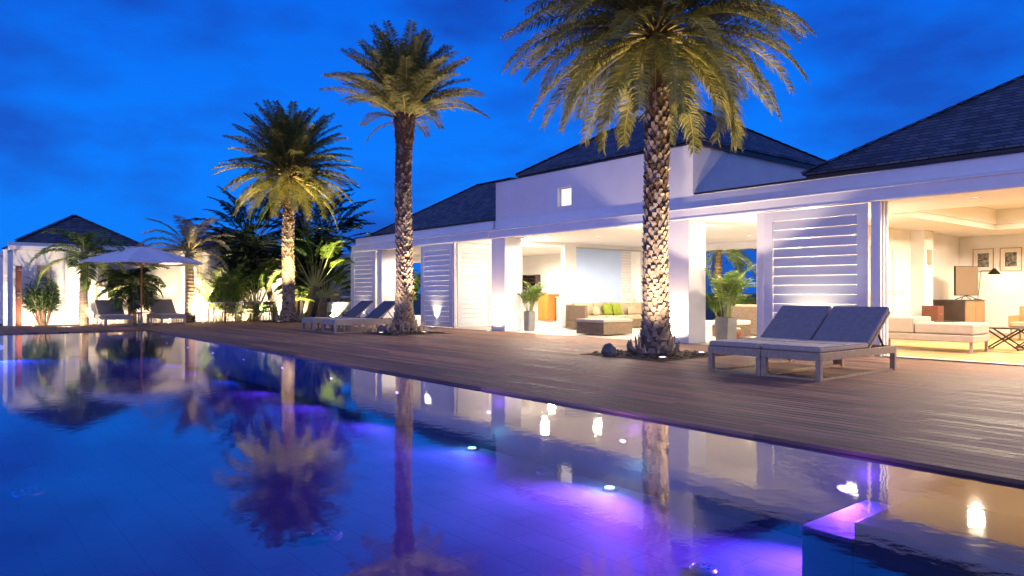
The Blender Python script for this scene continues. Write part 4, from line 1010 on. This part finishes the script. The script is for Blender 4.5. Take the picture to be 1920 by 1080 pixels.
q = MB(); q.tube([(-.3,-.1,.01),(-.15,-.02,.09),(0,0,.12),(.15,-.02,.09),(.3,-.1,.01)], .012, 6); q.tube([(-.3,.1,.01),(0,.02,.11),(.3,.1,.01)], .012, 6); q.build('stand', black_m, tv, local=True)
lp = thing('desk_lamp', 'black angled lamp with a cone shade beside the television', 'lamp', (-7.75, 23.85, 1.017))
q = MB(); q.lathe([(.1,0),(.1,.015),(.015,.02)], n=16); q.build('base', black_m, lp, local=True)
q = MB(); q.tube([(0,0,.015),(.05,0.1,.85)], .009, 6); q.tube([(.05,.1,.85),(.28,.35,.86)], .009, 6); q.build('arm', black_m, lp, local=True)
q = MB(); q.lathe([(.03,.14),(.06,.10),(.18,-.04),(.17,-.04),(.05,.09)], (.30,.38,.78), 18); q.build('lamp_shade', black_m, lp, local=True)
point(lp, (-7.45, 24.23, 1.017+.70), 14, WARM, .05)
for x_, lb, k in ((-7.94,'left framed dark print on the living room back wall',0),(-7.22,'right framed dark print on the living room back wall',1)):
    pf = thing('picture_frame', lb, 'picture', (x_, 24.89, 1.86), group='two framed prints on the living room wall')
    q = MB(); q.box(-.28,-.03,0,-.26,0,.70); q.box(.26,-.03,0,.28,0,.70); q.box(-.26,-.03,0,.26,0,.02); q.box(-.26,-.03,.68,.26,0,.70); q.build('frame', wood_l, pf, local=True)
    q = MB(); q.box(-.26,-.012,.02,.26,-.002,.68); q.build('mount', paper, pf, local=True)
    q = MB(); r_ = random.Random(k+3); q.box(-.15,-.017,.14,.15,-.013,.56)
    q.build('print', mat('print_ink', (.015,.015,.015), (.28,.26,.22), 9+4*k, .7, stretch=(1,1,2.5 if k == 0 else .8)), pf, local=True)
def xstool():
    s = thing('folding_stool', 'x', 'stool', (0,0,0), group='black folding stools on the living room rug')
    q = MB(); q.box(-.32,-.22,.44,.32,.22,.47); q.build('top', wood_d, s, local=True, bevel=.006)
    for y_ in (-.2,.2): q = MB(); q.bar((-.28,y_,.03),(.28,y_,.43),.03,.03); q.bar((.28,y_+.031,.03),(-.28,y_+.031,.43),.03,.03); q.build('leg', wood_d, s, local=True)
    q = MB(); q.bar((-.29,-.22,.02),(-.29,.25,.02),.03,.03); q.bar((.29,-.22,.02),(.29,.25,.02),.03,.03); q.build('foot_rail', wood_d, s, local=True)
    return s
xs = xstool(); xs.location = (-5.14, 17.35, .02); tag(xs, 'left hand folding stool with black crossed legs')
x2 = copy_tree(xs); x2.location = (-4.85, 18.2, .02); tag(x2, 'right hand folding stool with black crossed legs at the photo edge')
wc = thing('wooden_crate', 'small brown timber box at the left side of the sideboard', 'box', (-7.9, 21.0, .004))
q = MB(); q.box(-.2,-.2,.42,.2,.2,.86); q.box(-.2,-.2,0,-.16,-.16,.42); q.box(.16,-.2,0,.2,-.16,.42); q.box(-.2,.16,0,-.16,.2,.42); q.box(.16,.16,0,.2,.2,.42); q.build('body', wood_r, wc, local=True, bevel=.004)
q = MB(); q.tube([(.2,-.03,.64),(.225,0,.64),(.2,.03,.64)], .008, 6); q.build('handle', steel, wc, local=True)
ch = thing('armchair', 'light oak armchair partly cut by the right edge of the photo', 'chair', (-5.75, 21.3, .02))
q = MB(); q.box(-.35,-.35,.36,.35,.35,.46); q.build('seat', fab_c, ch, local=True, bevel=.02)

for a_ in (-.38,.352): q = MB(); q.box(a_,-.38,.3,a_+.028,.38,.62); q.build('arm', wood_l, ch, local=True)
q = MB(); q = MB(); q.box(-.35,.353,.3,.35,.38,.85); q.build('backrest', wood_l, ch, local=True)
for sx in (-1,1):
    for sy in (-1,1): q = MB(); q.box(sx*.33-.02,sy*.33-.02,0,sx*.33+.02,sy*.33+.02,.298); q.build('leg', wood_l, ch, local=True)
rg = MB(); rg.box(-7.3, 16.8, .008, 3.0, 22.3, .018); tag(rg.build('rug', mat('straw_rug', (.55,.38,.16), (.48,.32,.13), 40, .9, .5, 120)), 'large straw coloured rug on the living room floor', 'rug')
fl = thing('flower_vase', 'white vase of pale pink flowers by the living room door leaves', 'vase', (-8.2, 18.7, .0))
q = MB(); q.lathe([(.16,0.003),(.16,.75)], n=16); q.build('stand', trim, fl, local=True)
q = MB(); q.lathe([(.07,.753),(.11,.85),(.09,1.0),(.05,1.05)], n=16); q.build('vase', paper, fl, local=True, smooth=True)
q = MB(); r_ = random.Random(4)
for i in range(70):
    c_ = Vector((r_.gauss(0,.1), r_.gauss(0,.1), 1.2+r_.gauss(0,.08))); d = Vector((r_.uniform(-1,1),r_.uniform(-1,1),r_.uniform(-1,1))).normalized()*.04; e_ = d.cross(Vector((.3,.5,.8))).normalized()*.035; q.add([c_-d,c_+e_,c_+d,c_-e_],[(0,1,2,3)])
q.build('bouquet', mat('pale_petal', (.8,.68,.68), (.8,.75,.72), 20, .6, trans=.3), fl, local=True)

# ================================================================== POOL LIGHTS AND FITTINGS
VI = (.36,.08,1.0); BL = (.02,.10,1.0); MG = (.75,.18,1.0); GN = (.25,.9,.75)
glow = {'v': led('violet_lens', (.62,.35,1), 7), 'b': led('blue_lens', (.3,.45,1), 3), 'm': led('magenta_lens', (.8,.5,1), 7), 'g': led('green_lens', (.5,1,.85), 5)}
cfg = [(-2.66,'v',VI,100),(-4.94,'m',MG,66),(-7.2,'v',VI,26),(-9.5,'v',VI,24),(-11.8,'v',VI,22),(-14.1,'v',VI,18),(-16.4,'b',BL,18),(-18.7,'v',VI,16),(-21.0,'v',VI,18),(-23.3,'b',BL,14)]
names = {'v':'violet','b':'blue','m':'magenta'}
where = ['beside the underwater step','second along the pool wall from the underwater step','third along the pool wall from the underwater step','fourth along the pool wall from the underwater step','fifth along the pool wall from the underwater step','sixth along the pool wall from the underwater step','seventh along the pool wall from the underwater step','eighth along the pool wall from the underwater step','ninth along the pool wall from the underwater step','farthest along the deck side pool wall']
def oval(x, ya, yb, z, rx, rz):
    q = MB(); n = 20; vs = []
    for yy, k in ((ya,1),(yb,.86)):
        for j in range(n): t = 2*PI*j/n; vs.append((x+rx*k*math.cos(t), yy, z+rz*k*math.sin(t)))
    q.add(vs, [tuple(range(n)), tuple(range(2*n-1,n-1,-1))]+[(j,n+j,n+(j+1)%n,(j+1)%n) for j in range(n)]); return q
for (x_, k, c_, p_), wh in zip(cfg, where):
    t_ = thing('pool_light', f'{names[k]} glowing round pool light {wh}', 'pool light', (x_, Y1-.003, -.30), group='round lights along the deck side pool wall')
    kk = 1 if x_ > -3 else .62; q = oval(x_, Y1-.003, Y1-.018, -.30, .085*kk, .040*kk); q.build('rim', steel, t_)
    q = oval(x_, Y1-.0185, Y1-.026, -.30, .065*kk, .028*kk); q.build('lens', glow[k], t_)
    if x_ > -8: point(t_, (x_+(.1 if x_ > -3 else 0), Y1-.16, -.20), 3.2 if x_ > -3 else 2.0, c_, .05)
    spot(t_, (x_, Y1-.06, -.30), (x_+.1, Y1-2.6, -.62), p_*.8, c_, 150, .8, .05)
# far and open side lights make the deep blue
for (x_, y_, tx, ty, p_, wh) in [(-25.9,1.5,-20,1.5,60,'far end'),(-25.9,-2,-20,0,60,'far end, out toward the left'),(-20,Y0+.1,-19,2,70,'left side, farthest'),(-14.5,Y0+.1,-14,2,80,'left side, middle'),(-9,Y0+.1,-9,2,95,'left side, nearest')]:
    t_ = thing('pool_light', f'blue pool light on the open side wall, {wh}', 'pool light', (x_, y_, -.4), group='blue lights on the open side of the pool')
    d = (Vector((tx,ty,0))-Vector((x_,y_,0))).normalized()
    q = MB(); a = Vector((x_,y_,-.4)); q.tube([a-d*.08, a-d*.06], [.11,.10], 16); q.build('rim', steel, t_); q = MB(); q.tube([a-d*.059,a-d*.05], [.075,.06], 16); q.build('lens', glow['b'], t_)
    spot(t_, (x_,y_,-.4), (tx,ty,-.9), p_*2.9, BL, 155, .8, .08)
for x_, y_, r_, lb in [(-5.46,2.47,.13,'round drain cover in the blue middle of the pool floor'),(-3.1,4.25,.10,'round drain cover on the violet lit pool floor near the step'),(-8.5,.72,.14,'round drain cover toward the left edge of the photo'),(-5.85,5.2,.11,'round drain cover on the pool floor close to the deck wall'),(-18.4,3.1,.16,'round drain cover at the far end of the pool')]:
    t_ = thing('drain_cover', lb, 'drain cover', (x_,y_,PD), group='round covers in the pool floor')
    q = MB(); q.lathe([(r_,.0),(r_,.02),(r_*.85,.035),(r_*.82,.03)], n=28); q.build('rim', steel, t_, local=True)
    q = MB(); q.lathe([(r_*.8,.018),(r_*.78,.03),(.02,.04)], n=28)
    for i in range(6): a = PI/3*i; q.lathe([(.012,.036),(.012,.045)], (r_*.45*math.cos(a), r_*.45*math.sin(a), 0), 8)
    q.build('lid', mat('blue_lid', (.35,.45,.75), rough=.4), t_, local=True)
for x_, y_, lb in [(-4.98,5.28,'greenish lit floor light close to the second wall light of the pool'),(-7.35,5.28,'greenish lit floor light close to the third wall light of the pool')]:
    t_ = thing('pool_light', lb, 'pool light', (x_,y_,PD), group='greenish lights in the pool floor')
    q = MB(); q.lathe([(.08,0),(.08,.02),(.06,.025)], n=20); q.build('rim', steel, t_, local=True); q = MB(); q.lathe([(.055,.02),(.05,.032)], n=20); q.build('lens', glow['g'], t_, local=True)
    point(t_, (x_,y_-.1,PD+.18), 2.2, GN, .05)
